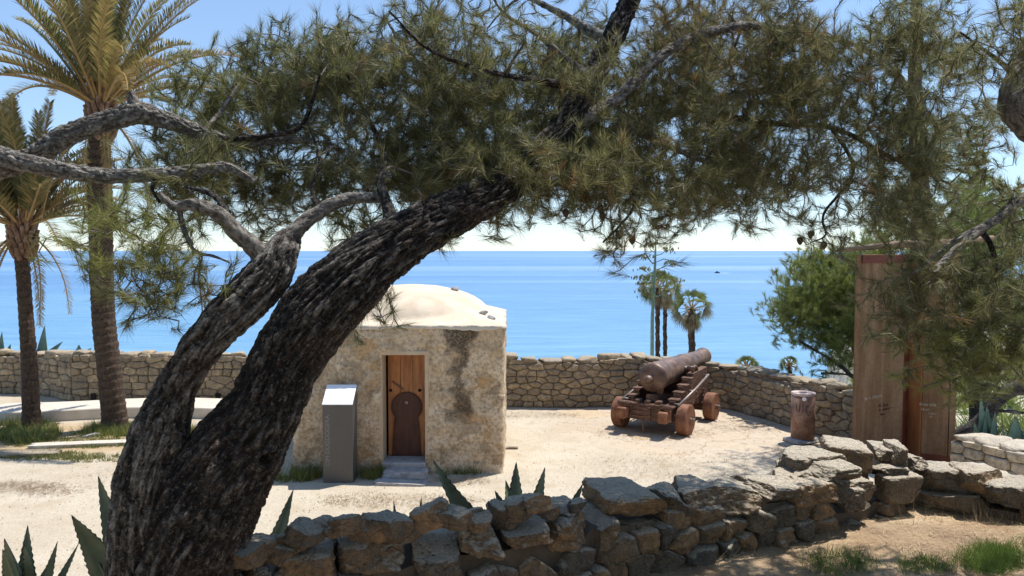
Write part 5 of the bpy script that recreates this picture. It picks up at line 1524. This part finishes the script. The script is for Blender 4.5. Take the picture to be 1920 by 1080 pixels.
def araucaria():
    base = P(1832, 700, 46)
    t = thing("conifer_tree", "slender layered conifer with flat tiers far off above the right pines", "tree", base)
    top = P(1832, 232, 46)
    mb = MB(); mb.tube([base, base.lerp(top, 0.5), top], [0.22, 0.15, 0.03], 8); mb.build("trunk", M['twig'], t, smooth=True)
    rng = np.random.default_rng(3); S = []; D = []
    H = top.z - base.z
    segs = []
    for i in range(17):
        f = i / 17; z = top.z - 0.2 - f * H * 0.62; R_ = 0.25 + 2.1 * f
        for k in range(6):
            a = k * math.pi / 3 + i * 0.5; m = max(3, int(R_ * 9))
            pts = []
            for j in range(m + 1):
                s = j / m; pts.append((top.x + math.cos(a) * R_ * s, top.y + math.sin(a) * R_ * s, z + 0.28 * R_ * s * s - 0.05 * s))
            pts = np.array(pts); segs.append((pts, np.linspace(0.03, 0.01, m + 1)))
            dv = np.array([math.cos(a), math.sin(a), 0.25])
            for j in range(1, m + 1):
                S.append(pts[j]); D.append(dv)
                for sg in (-1, 1):
                    S.append(pts[j] + np.array([-math.sin(a), math.cos(a), 0]) * sg * 0.12 * (1.2 - j / m)); D.append(dv * 0.5 + np.array([-math.sin(a), math.cos(a), 0.1]) * sg)
    V, Fq = tubes_mesh(segs, 4); np_mesh("branches", V, Fq, M['twig'], t, True)
    S = np.array(S); D = np.array(D); D /= np.linalg.norm(D, axis=1)[:, None]
    V, Fq, tt = needles(S, D, np.full(len(S), 0.5), 16, 0.22, 0.03, 0.2, 0.6, rng)
    np_mesh("crown", V, Fq, M['needle_far'], t, False, {"tint": tt})
araucaria()

# ------------------------------------------------------------------ palms
def palm_trunk(t, rows, n=40, step=0.03, ring=0.17):
    L_ = limb_px(rows, step); pts = [Vector(p[:3]) for p in L_]; m = len(pts)
    V = []; A = []; acc = 0
    for i in range(m):
        if i: acc += (pts[i] - pts[i - 1]).length
        tdir = (pts[min(i + 1, m - 1)] - pts[max(i - 1, 0)]).normalized()
        x = Vector((1, 0, 0)); x = (x - tdir * x.dot(tdir)).normalized(); y = tdir.cross(x)
        for k in range(n):
            an = 2 * math.pi * k / n
            # spiral of leaf scars, offset row by row
            row = acc / ring; col = an / (2 * math.pi) * 13 + 0.5 * math.floor(row)
            fr = row - math.floor(row); fc = abs((col % 1) - 0.5) * 2
            sc = (0.25 + 0.75 * fr ** 1.4) * (1 - 0.45 * fc ** 3)
            r = L_[i][3] * (0.93 + 0.10 * sc) + 0.012 * mn.noise(Vector((an * 3, acc * 12, 1)))
            V.append((pts[i] + (x * math.cos(an) + y * math.sin(an)) * r)[:]); A.append(0.25 + 0.6 * sc + 0.2 * mn.noise(Vector((an * 5, acc * 20, 3))))
    i = np.arange((m - 1) * n); a = i // n; k = i % n; k2 = (k + 1) % n
    Fq = np.stack([a * n + k, a * n + k2, (a + 1) * n + k2, (a + 1) * n + k], -1)
    np_mesh("trunk", np.array(V), Fq, M['palm_bark'], t, True, {"plate": np.array(A)})

def fronds(t, top, specs, rng, leaf=0.34, lw=0.023, name="crown", mat='frond', pairs=105):
    """specs: (azimuth, start elevation, length, sag, tint)."""
    Vn = []; Tn = []; segs = []
    for (az, el_, Lf, sag, ti) in specs:
        n = 26; d = np.array([math.cos(az) * math.cos(el_), math.sin(az) * math.cos(el_), math.sin(el_)])
        p = np.array(top) + np.array([math.cos(az), math.sin(az), 0]) * 0.12; pts = [p]
        curv = rng.normal(0, 0.012)
        for i in range(n):
            d = d + np.array([-math.sin(az) * curv, math.cos(az) * curv, -sag / n * (0.5 + 1.6 * i / n)]); d /= np.linalg.norm(d)
            p = p + d * Lf / n; pts.append(p)
        pts = np.array(pts); segs.append((pts, np.linspace(0.035, 0.006, n + 1) * (Lf / 3)))
        s = np.linspace(0.16, 1.0, pairs); idx = s * n; i0 = np.clip(idx.astype(int), 0, n - 1); fr = (idx - i0)[:, None]
        q = pts[i0] * (1 - fr) + pts[i0 + 1] * fr
        tg = pts[i0 + 1] - pts[i0]; tg /= np.linalg.norm(tg, axis=1)[:, None]
        side = np.cross(tg, np.array([0, 0, 1.0])); nn_ = np.linalg.norm(side, axis=1)[:, None]
        side = np.where(nn_ > 0.05, side / (nn_ + 1e-9), np.array([-math.sin(az), math.cos(az), 0.0])); upv = np.cross(side, tg)
        ll = leaf * (0.55 + 0.9 * np.sin(np.pi * np.clip(s * 0.85 + 0.12, 0, 1))) * 0.75
        for sg in (-1, 1):
            dirv = tg * 0.85 + side * sg * (0.60 + 0.25 * rng.random((pairs, 1))) + upv * (0.38 + 0.25 * rng.random((pairs, 1))) + rng.normal(0, 0.10, (pairs, 3))
            dirv /= np.linalg.norm(dirv, axis=1)[:, None]
            ln = (ll * (0.8 + 0.4 * rng.random(pairs)))[:, None]
            wv = np.cross(dirv, upv); wv /= np.linalg.norm(wv, axis=1)[:, None] + 1e-9
            tip = q + dirv * ln; tip[:, 2] -= 0.10 * ln[:, 0]
            a = q + tg * lw / 2; b = q - tg * lw / 2; mid = q + dirv * ln * 0.45
            Vn.append(np.stack([a, b, mid - wv * lw * 0.55, tip, mid + wv * lw * 0.55], 1).reshape(-1, 3)); Tn.append(np.full(pairs * 5, ti) + np.repeat(rng.normal(0, 0.06, pairs), 5))
    V = np.concatenate(Vn); m = len(V) // 5; b = np.arange(m) * 5
    Fq = np.concatenate([np.stack([b, b + 1, b + 2, b + 4], -1)[:, [0, 1, 2, 3]], ])
    F3 = np.stack([b + 4, b + 2, b + 3], -1)
    Fs = Fq.tolist() + F3.tolist()
    np_mesh(name, V, Fs, M[mat], t, False, {"tint": np.clip(np.concatenate(Tn), 0, 1)})
    V, Fq = tubes_mesh(segs, 5); np_mesh("frond_stalks" if name == "crown" else "dead_stalks", V, Fq, M['stalk'], t, True)
M['stalk'] = simple("palm_stalk", [(0.26, 0.16, 0.06), (0.44, 0.28, 0.11)], 4, 0.6, 0.2, 0.004)
M['skirt'] = simple("cut_leaf_bases", [(0.10, 0.055, 0.03), (0.23, 0.13, 0.08), (0.34, 0.23, 0.15)], 9, 0.8, 0.6, 0.02)

def date_palm(label, trunk_rows, top_px, n_f, seed, Lf, tall=True):
    rng = np.random.default_rng(seed); px, py, d = top_px
    base = P(*trunk_rows[0][:3])
    t = thing("date_palm", label, "palm", base, group="date palms in the grass")
    palm_trunk(t, trunk_rows)
    top = P(px, py, d)
    sp = []
    for i in range(n_f):
        f = i / n_f; az = i * 2.399 + rng.normal(0, 0.15)
        el_ = math.radians(88 - 66 * f ** 0.95) + rng.normal(0, 0.06)
        sp.append((az, el_, Lf * (0.85 + 0.25 * rng.random()), 0.35 + 0.75 * f + rng.normal(0, 0.06), (0.30 + 0.5 * rng.random()) if f < 0.65 else 0.55 + 0.3 * rng.random()))
    fronds(t, top, sp, rng)
    dead = [(rng.random() * 6.28, math.radians(-20 - 30 * rng.random()), Lf * (0.6 + 0.3 * rng.random()), 2.2, 0.95) for _ in range(9)]
    fronds(t, Vector(top) - Vector((0, 0, 0.15)), dead, rng, leaf=0.2, lw=0.016, name="dead_fronds", pairs=40)
    # boss of cut leaf bases below the crown
    mb = MB(); r0 = trunk_rows[-1][3] / 2 * d / F
    for i in range(54):
        f = i / 54; az = i * 2.399; z = -0.75 + 0.85 * f; rr_ = r0 * (0.95 + 0.16 * math.sin(math.pi * min(1, f * 1.1)))
        a = Vector((math.cos(az) * rr_ * 0.75, math.sin(az) * rr_ * 0.75, z)); b = a + Vector((math.cos(az) * 0.15, math.sin(az) * 0.15, 0.22 + 0.08 * rng.random()))
        mb.tube([Vector(top) + a, Vector(top) + (a + b) / 2 + Vector((math.cos(az), math.sin(az), 0)) * 0.02, Vector(top) + b], [0.07, 0.055, 0.032], 6)
    mb.build("leaf_bases", M['skirt'], t, smooth=False)
    return t
date_palm("tall date palm with a thick ringed trunk and golden arching fronds",
          [(218, 812, 16.6, 56), (215, 785, 16.6, 46), (206, 700, 16.6, 43), (194, 590, 16.6, 41), (189, 430, 16.6, 42), (187, 330, 16.6, 42), (186, 250, 16.6, 38), (188, 215, 16.6, 38)], (190, 200, 16.6), 58, 5, 3.2)
date_palm("shorter slim date palm at the left edge with a shaggy leaf boss",
          [(62, 812, 16.7, 42), (59, 780, 16.7, 32), (55, 680, 16.7, 28), (48, 580, 16.7, 25), (42, 490, 16.7, 25), (40, 455, 16.7, 32)], (42, 425, 16.7), 50, 9, 2.7)

def fan_palm(label, px, py_base, py_top, d, wpx, crown_px, seed, n_f=26, group="fan palms beyond the parapet", dead=True, trunk=True):
    rng = np.random.default_rng(seed)
    base = P(px, py_base, d); top = P(px, py_top, d)
    t = thing("fan_palm", label, "palm", base, group=group)
    if trunk:
        L_ = spline([(base.x, base.y, base.z, wpx / 2 * d / F), (base.x * 0.5 + top.x * 0.5, top.y, (base.z + top.z) / 2, wpx / 2 * d / F * 0.95), (top.x, top.y, top.z, wpx / 2 * d / F)], 0.12)
        V, Fq, A = bark_tube(L_, 14, 0.05, 5, seed, 0.8); np_mesh("trunk", V, Fq, M['palm_bark'], t, True, {"plate": A})
    R_ = crown_px * d / F
    Vn = []; Tn = []; segs = []
    def fan(c, dv, size, ti):
        dv = dv / np.linalg.norm(dv); s = np.cross(dv, rng.normal(size=3)); s /= np.linalg.norm(s); n_ = 14
        for k in range(n_):
            a = math.radians(-75 + 150 * k / (n_ - 1)); q = dv * math.cos(a) + s * math.sin(a); w = np.cross(q, np.cross(dv, s)); w /= np.linalg.norm(w) + 1e-9
            tip = c + q * size * (0.8 + 0.3 * rng.random()); tip[2] -= size * 0.25
            Vn.append([c + w * size * 0.02, c - w * size * 0.02, c + q * size * 0.5 - w * size * 0.042, tip, c + q * size * 0.5 + w * size * 0.042]); Tn.extend([ti + rng.normal(0, 0.05)] * 5)
    T = np.array(top)
    for i in range(n_f):
        f = i / n_f; az = i * 2.399; el_ = math.radians(80 - 115 * f)
        dv = np.array([math.cos(az) * math.cos(el_), math.sin(az) * math.cos(el_), math.sin(el_)])
        c = T + dv * R_ * 0.55; segs.append((np.array([T, T + dv * R_ * 0.3, c]), np.array([0.03, 0.02, 0.015])))
        fan(c, dv + np.array([0, 0, -0.35 * f]), R_ * 0.5, 0.25 + 0.2 * rng.random() if f < 0.6 else 0.5 + 0.45 * rng.random())
    if dead:
        for i in range(22):
            az = i * 2.399; z = -R_ * (0.25 + 0.7 * rng.random()); c = T + np.array([math.cos(az) * R_ * 0.14, math.sin(az) * R_ * 0.14, z * 0.6])
            fan(c, np.array([math.cos(az) * 0.35, math.sin(az) * 0.35, -1.0]), R_ * 0.42, 0.98)
    V = np.array(Vn).reshape(-1, 3); m = len(V) // 5; b = np.arange(m) * 5
    Fs = np.stack([b, b + 1, b + 2, b + 4], -1).tolist() + np.stack([b + 4, b + 2, b + 3], -1).tolist()
    np_mesh("crown", V, Fs, M['fan'], t, False, {"tint": np.clip(Tn, 0, 1)})
    V, Fq = tubes_mesh(segs, 4); np_mesh("stalks", V, Fq, M['stalk'], t, True)
fan_palm("thin fan palm beyond the parapet, standing right beside the agave stalk", 1233, 720, 540, 44, 9, 40, 31)
fan_palm("fan palm with a dead-leaf skirt between the agave stalk pair and the lone palm", 1247, 720, 545, 46, 8, 40, 32)
fan_palm("lone shorter fan palm rising above the cannon barrel", 1297, 740, 580, 42, 13, 46, 33)
fan_palm("low bushy dwarf palm just above the parapet right of the muzzle", 1400, 760, 690, 26, 10, 28, 34, 26, "dwarf palms just above the parapet", False)
fan_palm("small dwarf palm top above the parapet near the bin", 1480, 760, 685, 26, 8, 22, 35, 24, "dwarf palms just above the parapet", False)

def agave_stalk():
    d = 27.0; base = P(1222, 760, d)
    t = thing("agave_stalk", "tall agave flower stalk with flat pads beside the fan palms", "agave", base)
    mb = MB(); mb.tube([base, P(1223, 600, d), P(1228, 500, d), P(1230, 445, d)], [0.075, 0.065, 0.05, 0.02], 10); mb.build("stalk", M['agave_blue'], t, smooth=True)
    rng = np.random.default_rng(4); segs = []; S = []; D = []
    for (px, py) in ((1215, 461), (1252, 468), (1213, 482), (1254, 494), (1208, 505), (1200, 520), (1262, 527), (1203, 532), (1207, 545), (1240, 512), (1212, 555), (1250, 545)):
        p = np.array(P(px, py, d + rng.normal(0, 0.2))); a = np.array(P(1227, py + 12, d)); m = (a + p) / 2 + np.array([0, 0, -0.05])
        segs.append((np.array([a, m, p]), np.array([0.02, 0.016, 0.012])))
        for _ in range(26):
            S.append(p + rng.normal(size=3) * np.array([0.14, 0.14, 0.04])); D.append(np.array([0, 0, 1.0]) + rng.normal(size=3) * 0.3)
    V, Fq = tubes_mesh(segs, 5); np_mesh("side_stems", V, Fq, M['agave_blue'], t, True)
    S = np.array(S); D = np.array(D); D /= np.linalg.norm(D, axis=1)[:, None]
    V, Fq, tt = needles(S, D, np.full(len(S), 0.4), 8, 0.11, 0.03, 0.05, 0.5, rng); np_mesh("flowers", V, Fq, M['needle'], t, False, {"tint": tt})
agave_stalk()

# ------------------------------------------------------------------ agaves
def agave_leaf(mb, base, tip, width, bend=0.12, rng=None, n=34, face=None):
    base = Vector(base); tip = Vector(tip); ax = tip - base; L_ = ax.length; t = ax.normalized()
    out = Vector((t.x, t.y, 0)); out = out.normalized() if out.length > 0.05 else Vector((0, -1, 0))
    side = t.cross(Vector((0, 0, 1)) if face is None else Vector(face)); side = side.normalized() if side.length > 0.15 else Vector((1, 0.2, 0)).normalized()
    upn = side.cross(t).normalized()
    V = []; A = []
    for i in range(n + 1):
        s = i / n
        c = base + ax * s + upn * (math.sin(math.pi * s) * bend * L_)
        w = width * (0.62 + 0.75 * s if s < 0.38 else 0.905 * max(0.0, 1 - (s - 0.38) / 0.62) ** 0.85 + 0.0) 
        w = max(w, 0.002); cup = w * 0.30; th = max(0.0015, w * 0.16 * (1 - s) + 0.002)
        jag = 0.16 * min(w, 0.06) * (1 if i % 2 else -1)
        ring = [(-w / 2 - jag * 0.3, cup), (-w / 4, cup * 0.25), (0, 0), (w / 4, cup * 0.25), (w / 2 + jag * 0.3, cup), (w / 4, cup * 0.25 - th), (0, -th * 1.4), (-w / 4, cup * 0.25 - th)]
        for k, (a, b) in enumerate(ring):
            V.append((c + side * a + upn * b)[:]); A.append(1.0 if s > 0.955 else (0.93 if k in (0, 4) else 0.3))
    Fc = []
    for i in range(n):
        for k in range(8):
            k2 = (k + 1) % 8; Fc.append([i * 8 + k, i * 8 + k2, (i + 1) * 8 + k2, (i + 1) * 8 + k])
    Fc.append(list(range(8))[::-1]); Fc.append([n * 8 + k for k in range(8)])
    mb.add(V, Fc, np.array(A))

def agave(label, base, leaves, mat='agave', auto=0, autoL=0.5, autow=0.11, seed=1, group="agaves"):
    t = thing("agave", label, "agave", base, group=group)
    rng = random.Random(seed); B_ = Vector(base)
    for (px, py, d, w, bend) in leaves:
        mb = MB(); tip = P(px, py, d); dirh = (tip - B_); b2 = B_ + Vector((dirh.x, dirh.y, 0)).normalized() * 0.05
        agave_leaf(mb, b2, tip, w * 1.25, bend, face=(rng.uniform(-.5, .5), -0.85, 0.4)); mb.build("leaf", M[mat], t, smooth=True, attr="tint")
    for i in range(auto):
        a = i * 2.399 + 0.4; f = i / auto; el_ = math.radians(78 - 55 * f)
        v = Vector((math.cos(a) * math.cos(el_), math.sin(a) * math.cos(el_), math.sin(el_)))
        mb = MB(); agave_leaf(mb, B_ + Vector((v.x, v.y, 0)) * 0.06, B_ + v * autoL * rng.uniform(0.85, 1.1), autow, rng.uniform(-0.1, 0.08)); mb.build("leaf", M[mat], t, smooth=True, attr="tint")
    return t
agave("agave behind the near wall whose long leaf curves up left towards the hut", P(985, 1075, 4.15), [(812, 862, 4.0, 0.13, -0.13), (928, 920, 4.05, 0.16, 0.05), (968, 866, 4.3, 0.15, 0.02), (1022, 876, 4.4, 0.12, 0.03), (1093, 906, 4.3, 0.11, 0.06), (948, 900, 4.4, 0.12, 0.0), (1000, 930, 4.1, 0.1, 0), (1120, 960, 4.2, .1, 0), (900, 960, 4.3, .1, 0)], auto=9, autoL=0.30, autow=0.09, seed=2)
agave("small agave hidden behind the near wall, only its spiny tips showing", P(775, 1075, 3.8), [(738, 938, 3.8, 0.05, 0.0), (790, 932, 3.9, 0.05, 0.02), (797, 942, 3.7, 0.04, 0), (823, 936, 3.9, 0.05, 0.03), (660, 962, 3.8, 0.045, 0.05), (860, 985, 3.8, .07, 0.05)], auto=9, autoL=0.30, autow=0.09, seed=3)
agave("agave with one upright grey-green leaf between the leaning trunk and the loose brown rock", P(470, 1120, 3.4), [(550, 918, 3.35, 0.10, -0.03), (520, 1030, 3.5, 0.08, 0), (430, 1000, 3.6, .09, 0)], auto=9, autoL=0.30, autow=0.09, seed=4)
agave("large agave left of the leaning trunk with broad dark pointed leaves", P(262, 1118, 3.4), [(134, 966, 3.2, 0.13, -0.06), (184, 892, 3.45, 0.10, -0.02), (168, 1000, 3.6, 0.05, 0.0), (262, 1005, 3.6, 0.16, 0), (225, 960, 3.6, .11, 0), (330, 1010, 3.6, .12, 0), (60, 1130, 3.3, .1, 0)], auto=9, autoL=0.30, autow=0.09, seed=5)
agave("agave in the bottom left corner with a fan of thin spiky leaves", P(40, 1190, 3.2), [(52, 985, 3.25, 0.09, 0.05), (108, 1015, 3.25, 0.06, 0.02), (45, 1020, 3.1, 0.08, -0.1), (8, 1010, 3.1, 0.12, -0.1), (-30, 1000, 3.2, 0.1, 0), (148, 1018, 3.4, 0.045, -0.03), (5, 1030, 3.0, 0.1, -0.06), (-60, 1080, 3.1, .1, 0)], auto=9, autoL=0.30, autow=0.09, seed=6)
agave("blue-grey agave on the parapet behind the shorter palm, tallest leaves", P(88, 690, 21.8), [(84, 610, 21.8, 0.34, 0.0), (62, 655, 21.5, 0.32, 0.08), (118, 640, 21.5, 0.3, 0.15), (104, 660, 21.4, 0.34, 0.1), (75, 640, 22, .25, 0), (130, 662, 21.8, .25, 0.1)], 'agave_blue', seed=7, group="agaves behind the parapets")
agave("blue-grey agave at the extreme left above the parapet", P(5, 690, 22), [(4, 622, 22, 0.3, 0.0), (20, 645, 22, 0.25, 0.08), (35, 658, 22, 0.25, 0.1), (-20, 640, 22, .3, 0)], 'agave_blue', seed=8, group="agaves behind the parapets")
agave("pale low agave on the parapet left of the tall palm", P(160, 680, 21.6), [(148, 646, 21.6, 0.3, 0.1), (172, 652, 21.6, 0.3, 0.2), (140, 662, 21.6, .25, 0.1)], 'agave_blue', seed=9, group="agaves behind the parapets")
agave("slim upright blue agave behind the pale parapet, beside the dark pine limb", P(1846, 880, 13.8), [(1838, 735, 13.8, 0.22, 0), (1850, 760, 13.8, 0.3, 0), (1866, 770, 13.7, .2, 0), (1826, 790, 13.7, .2, 0)], 'agave_blue', seed=10, group="agaves behind the parapets")
agave("broad pointed agave behind the pale parapet at the right edge", P(1900, 890, 13.5), [(1903, 780, 13.5, 0.42, 0), (1878, 800, 13.4, 0.2, 0), (1925, 800, 13.4, 0.3, 0), (1890, 830, 13.2, .3, 0)], 'agave_blue', seed=11, group="agaves behind the parapets")

# ------------------------------------------------------------------ grass, weeds and fallen needles
def tufts(name, label, cat, pts, h, w, per, mat, seed, tint=0.5, spread=0.5, thin=0.01, kind='stuff'):
    rng = np.random.default_rng(seed); pts = np.asarray(pts); S = len(pts)
    D = rng.normal(size=(S, 3)) * 0.25 + np.array([0, 0, 1.0]); D /= np.linalg.norm(D, axis=1)[:, None]
    hh = h * (0.5 + rng.random(S))
    V, Fq, tt = needles(pts, D, np.full(S, tint) + rng.normal(0, 0.12, S), per, 1.0, w, 0.0, spread, rng)
    V = V.reshape(S, per, 3, 3); base = pts[:, None, :] + rng.normal(size=(S, per, 3)) * np.array([0.03, 0.03, 0.0])
    tipv = (V[:, :, 2] - V[:, :, :2].mean(2)); off = V[:, :, :2] - V[:, :, :2].mean(2, keepdims=True)
    tipv[..., 2] = np.abs(tipv[..., 2])
    Vn = np.concatenate([base[:, :, None, :] + off, (base + tipv * hh[:, None, None])[:, :, None, :]], 2).reshape(-1, 3)
    o = np_mesh(name, Vn, Fq, M[mat], None, False, {"tint": np.clip(tt, 0, 1)})
    return tag(o, label, cat, kind=kind)
def gpts(blobs, seed, z=0.0):
    rng = np.random.default_rng(seed); out = []
    for (px, py, rx, ry, n) in blobs:
        a = rng.random(n) * 2 * np.pi; r = np.sqrt(rng.random(n)); x = px + rx * r * np.cos(a); y = py + ry * r * np.sin(a)
        d = (CAMZ - z) * F / (y - 470); out.append(np.stack([(x - 960) / F * d, d, np.full(n, z)], -1))
    return np.concatenate(out)
tufts("grass", "weedy green grass round the feet of the two date palms", "grass", gpts([(35, 815, 70, 22, 420), (210, 812, 60, 10, 260), (400, 815, 70, 9, 160), (250, 820, 130, 8, 120)], 1), 0.22, 0.012, 9, 'grass', 1, 0.42)
tufts("dry_grass", "low yellow dry grass strip left of the leaning trunk", "grass", gpts([(120, 835, 130, 10, 420), (380, 855, 110, 9, 330), (80, 860, 110, 8, 260), (250, 865, 160, 8, 200)], 2), 0.08, 0.011, 9, 'grass', 2, 0.62)
tufts("weeds", "green weeds at the foot of the hut wall round the steel pillar", "weeds", gpts([(570, 895, 30, 14, 150), (695, 897, 26, 9, 110), (840, 893, 60, 4, 40), (540, 905, 40, 6, 60)], 3), 0.2, 0.010, 9, 'grass', 3, 0.45)
def bpts(blobs, seed):
    rng = np.random.default_rng(seed); out = []
    for (px, py, rx, ry, n) in blobs:
        for _ in range(n):
            a = rng.random() * 6.283; r = math.sqrt(rng.random()); x = px + rx * r * math.cos(a); y = py + ry * r * math.sin(a)
            d = 3.5
            for _k in range(8):
                z = bank_z((x - 960) / F * d, d); k = P(x, y, 1.0); sl = CAMZ - k.z
                d = (CAMZ - z) / max(sl, 0.05)
            if d < 5.2: out.append(((x - 960) / F * d, d, z))
    return np.array(out)
tufts("green_grass", "fresh green grass clump in the bottom right corner", "grass", bpts([(1875, 1050, 52, 26, 300), (1760, 1062, 60, 16, 60), (1590, 1056, 70, 22, 90), (1960, 1040, 60, 30, 80)], 4), 0.055, 0.0024, 14, 'greengrass', 4, 0.46)
tufts("dry_stems", "thin dry stems with seed heads by the right wall arm", "weeds", bpts([(1880, 985, 60, 12, 16), (1560, 1000, 50, 8, 6), (1740, 978, 30, 6, 6), (1420, 1040, 70, 14, 10)], 5), 0.13, 0.0015, 5, 'straw', 5, 0.5, 0.25)
def litter(n, seed):
    rng = np.random.default_rng(seed); V = []
    xs_ = rng.uniform(-1.5, 4.2, n); ys_ = rng.uniform(1.8, 5.2, n)
    ok = [i for i in range(n) if ys_[i] < bank_edge(xs_[i]) + 0.02]
    xs_, ys_ = xs_[ok], ys_[ok]; zs_ = np.array([bank_z(a, b) for a, b in zip(xs_, ys_)]) + 0.004 + 0.012 * rng.random(len(ok))
    m = len(ok); a = rng.random(m) * 6.283; L_ = 0.04 + 0.05 * rng.random(m); w = 0.0011
    dx = np.stack([np.cos(a), np.sin(a), rng.normal(0, 0.12, m)], -1) * L_[:, None]; sd_ = np.stack([-np.sin(a), np.cos(a), np.zeros(m)], -1) * w
    c = np.stack([xs_, ys_, zs_], -1)
    V = np.stack([c - sd_, c + sd_, c + dx], 1).reshape(-1, 3)
    o = np_mesh("pine_litter", V, np.arange(len(V)).reshape(-1, 3), M['straw'], None, False, {"tint": np.repeat(np.clip(rng.normal(0.45, 0.2, m), 0, 1), 3)})
    tag(o, "carpet of fallen tan pine needles in front of the near wall", "pine litter", kind='stuff')
litter(36000, 8)
def terrace_litter():
    p = gpts([(30, 916, 60, 9, 170), (80, 925, 60, 9, 110), (200, 900, 60, 16, 60), (750, 945, 160, 14, 260), (300, 960, 120, 40, 200), (860, 905, 60, 8, 120), (1230, 815, 110, 14, 260), (1000, 780, 90, 5, 160), (1420, 800, 90, 14, 220), (1300, 880, 200, 30, 260), (1520, 850, 60, 14, 160)], 31, 0.016)
    rng = np.random.default_rng(32); m = len(p) * 5; c = np.repeat(p, 5, 0) + rng.normal(size=(m, 3)) * np.array([0.10, 0.10, 0.003])
    a = rng.random(m) * 6.283; L_ = 0.05 + 0.06 * rng.random(m); w = 0.0035
    dx = np.stack([np.cos(a), np.sin(a), rng.normal(0, 0.05, m)], -1) * L_[:, None]; sd_ = np.stack([-np.sin(a), np.cos(a), np.zeros(m)], -1) * w
    V = np.stack([c - sd_, c + sd_, c + dx], 1).reshape(-1, 3)
    o = np_mesh("terrace_litter", V, np.arange(len(V)).reshape(-1, 3), M['drylitter'], None, False, {"tint": np.full(len(V), 0.5)})
    tag(o, "drifts of dry brown needles blown over the pale gravel", "pine litter", kind='stuff')
M['drylitter'] = needle_mat("old_dry_needles", [(0.0, (0.12, 0.07, 0.04)), (0.6, (0.27, 0.17, 0.09)), (1.0, (0.42, 0.30, 0.18))], 0.1)
terrace_litter()
def gravel(n, seed):
    rng = np.random.default_rng(seed); V = []; Fs = []
    x = rng.uniform(-9, 7, n); y = 6.6 + 12 * rng.random(n) ** 1.6
    ok = ~((x > HX0 - .1) & (x < HX1 + .1) & (y > HY0 - .1)); x, y = x[ok], y[ok]; m = len(x)
    s_ = 0.004 + 0.011 * rng.random(m) ** 5
    o8 = np.array([(1, 0, 0), (-1, 0, 0), (0, 1, 0), (0, -1, 0), (0, 0, 1), (0, 0, -1)], float)
    P_ = o8[None] * s_[:, None, None] * (0.6 + 0.8 * rng.random((m, 6, 1))) * np.array([1, 1, 0.7]); P_ += np.stack([x, y, np.full(m, 0.012)], -1)[:, None]
    f8 = np.array([(0, 2, 4), (2, 1, 4), (1, 3, 4), (3, 0, 4), (2, 0, 5), (1, 2, 5), (3, 1, 5), (0, 3, 5)])
    Fs = (np.arange(m)[:, None, None] * 6 + f8[None]).reshape(-1, 3)
    o = np_mesh("loose_gravel", P_.reshape(-1, 3), Fs, M['gravelstone'], None, False)
    tag(o, "loose small gravel stones scattered over the pale terrace", "gravel", kind='stuff')
gravel(16000, 3)
def scrub():
    rng = np.random.default_rng(77); pts = []
    for _ in range(900):
        x = rng.uniform(8.2, 22); y = rng.uniform(13.5, 34); pts.append((x, y, hill_z(x, y)))
    tufts("hillside_scrub", "grey-green scrub on the slope beyond the right parapet", "scrub", pts, 0.7, 0.05, 22, 'needle_far', 6, 0.5, 0.9)
scrub()

# ------------------------------------------------------------------ motor boat far out
bp = P(1345, 512, 800); bp.z = SEA
bt = thing("motor_boat", "tiny dark motor boat far out on the sea", "boat", bp)
mb = MB()
V = []
for i in range(9):
    s = i / 8; w = 0.9 * math.sin(math.pi * min(1, 0.25 + s * 0.75)) ** 0.7; x = 2.8 - 5.6 * s
    V += [(x, -w, 1.0), (x, -w * 0.6, -0.1), (x, w * 0.6, -0.1), (x, w, 1.0)]
Fc = []
for i in range(8):
    for k in range(3): Fc.append([i * 4 + k, (i + 1) * 4 + k, (i + 1) * 4 + k + 1, i * 4 + k + 1])
    Fc.append([i * 4 + 3, (i + 1) * 4 + 3, (i + 1) * 4, i * 4])
V = [(-a + bp.x, b + bp.y, c + bp.z) for a, b, c in V]
mb.add(V, Fc); mb.build("hull", M['boat'], bt)
mb = MB(); mb.box((bp.x - 0.2, bp.y, bp.z + 1.5), (2.0, 1.2, 1.0), bev=0.1); mb.build("cabin", M['boat'], bt)
o = np_mesh("boat_wake", [(bp.x + 3, bp.y - 2, SEA + 0.05), (bp.x + 12, bp.y - 4, SEA + 0.05), (bp.x + 12, bp.y + 4, SEA + 0.05), (bp.x + 3, bp.y + 2, SEA + 0.05)], [[0, 1, 2, 3]], M['foam'])
tag(o, "white foam wake trailing the motor boat", "wake", kind='stuff')
print("script done")
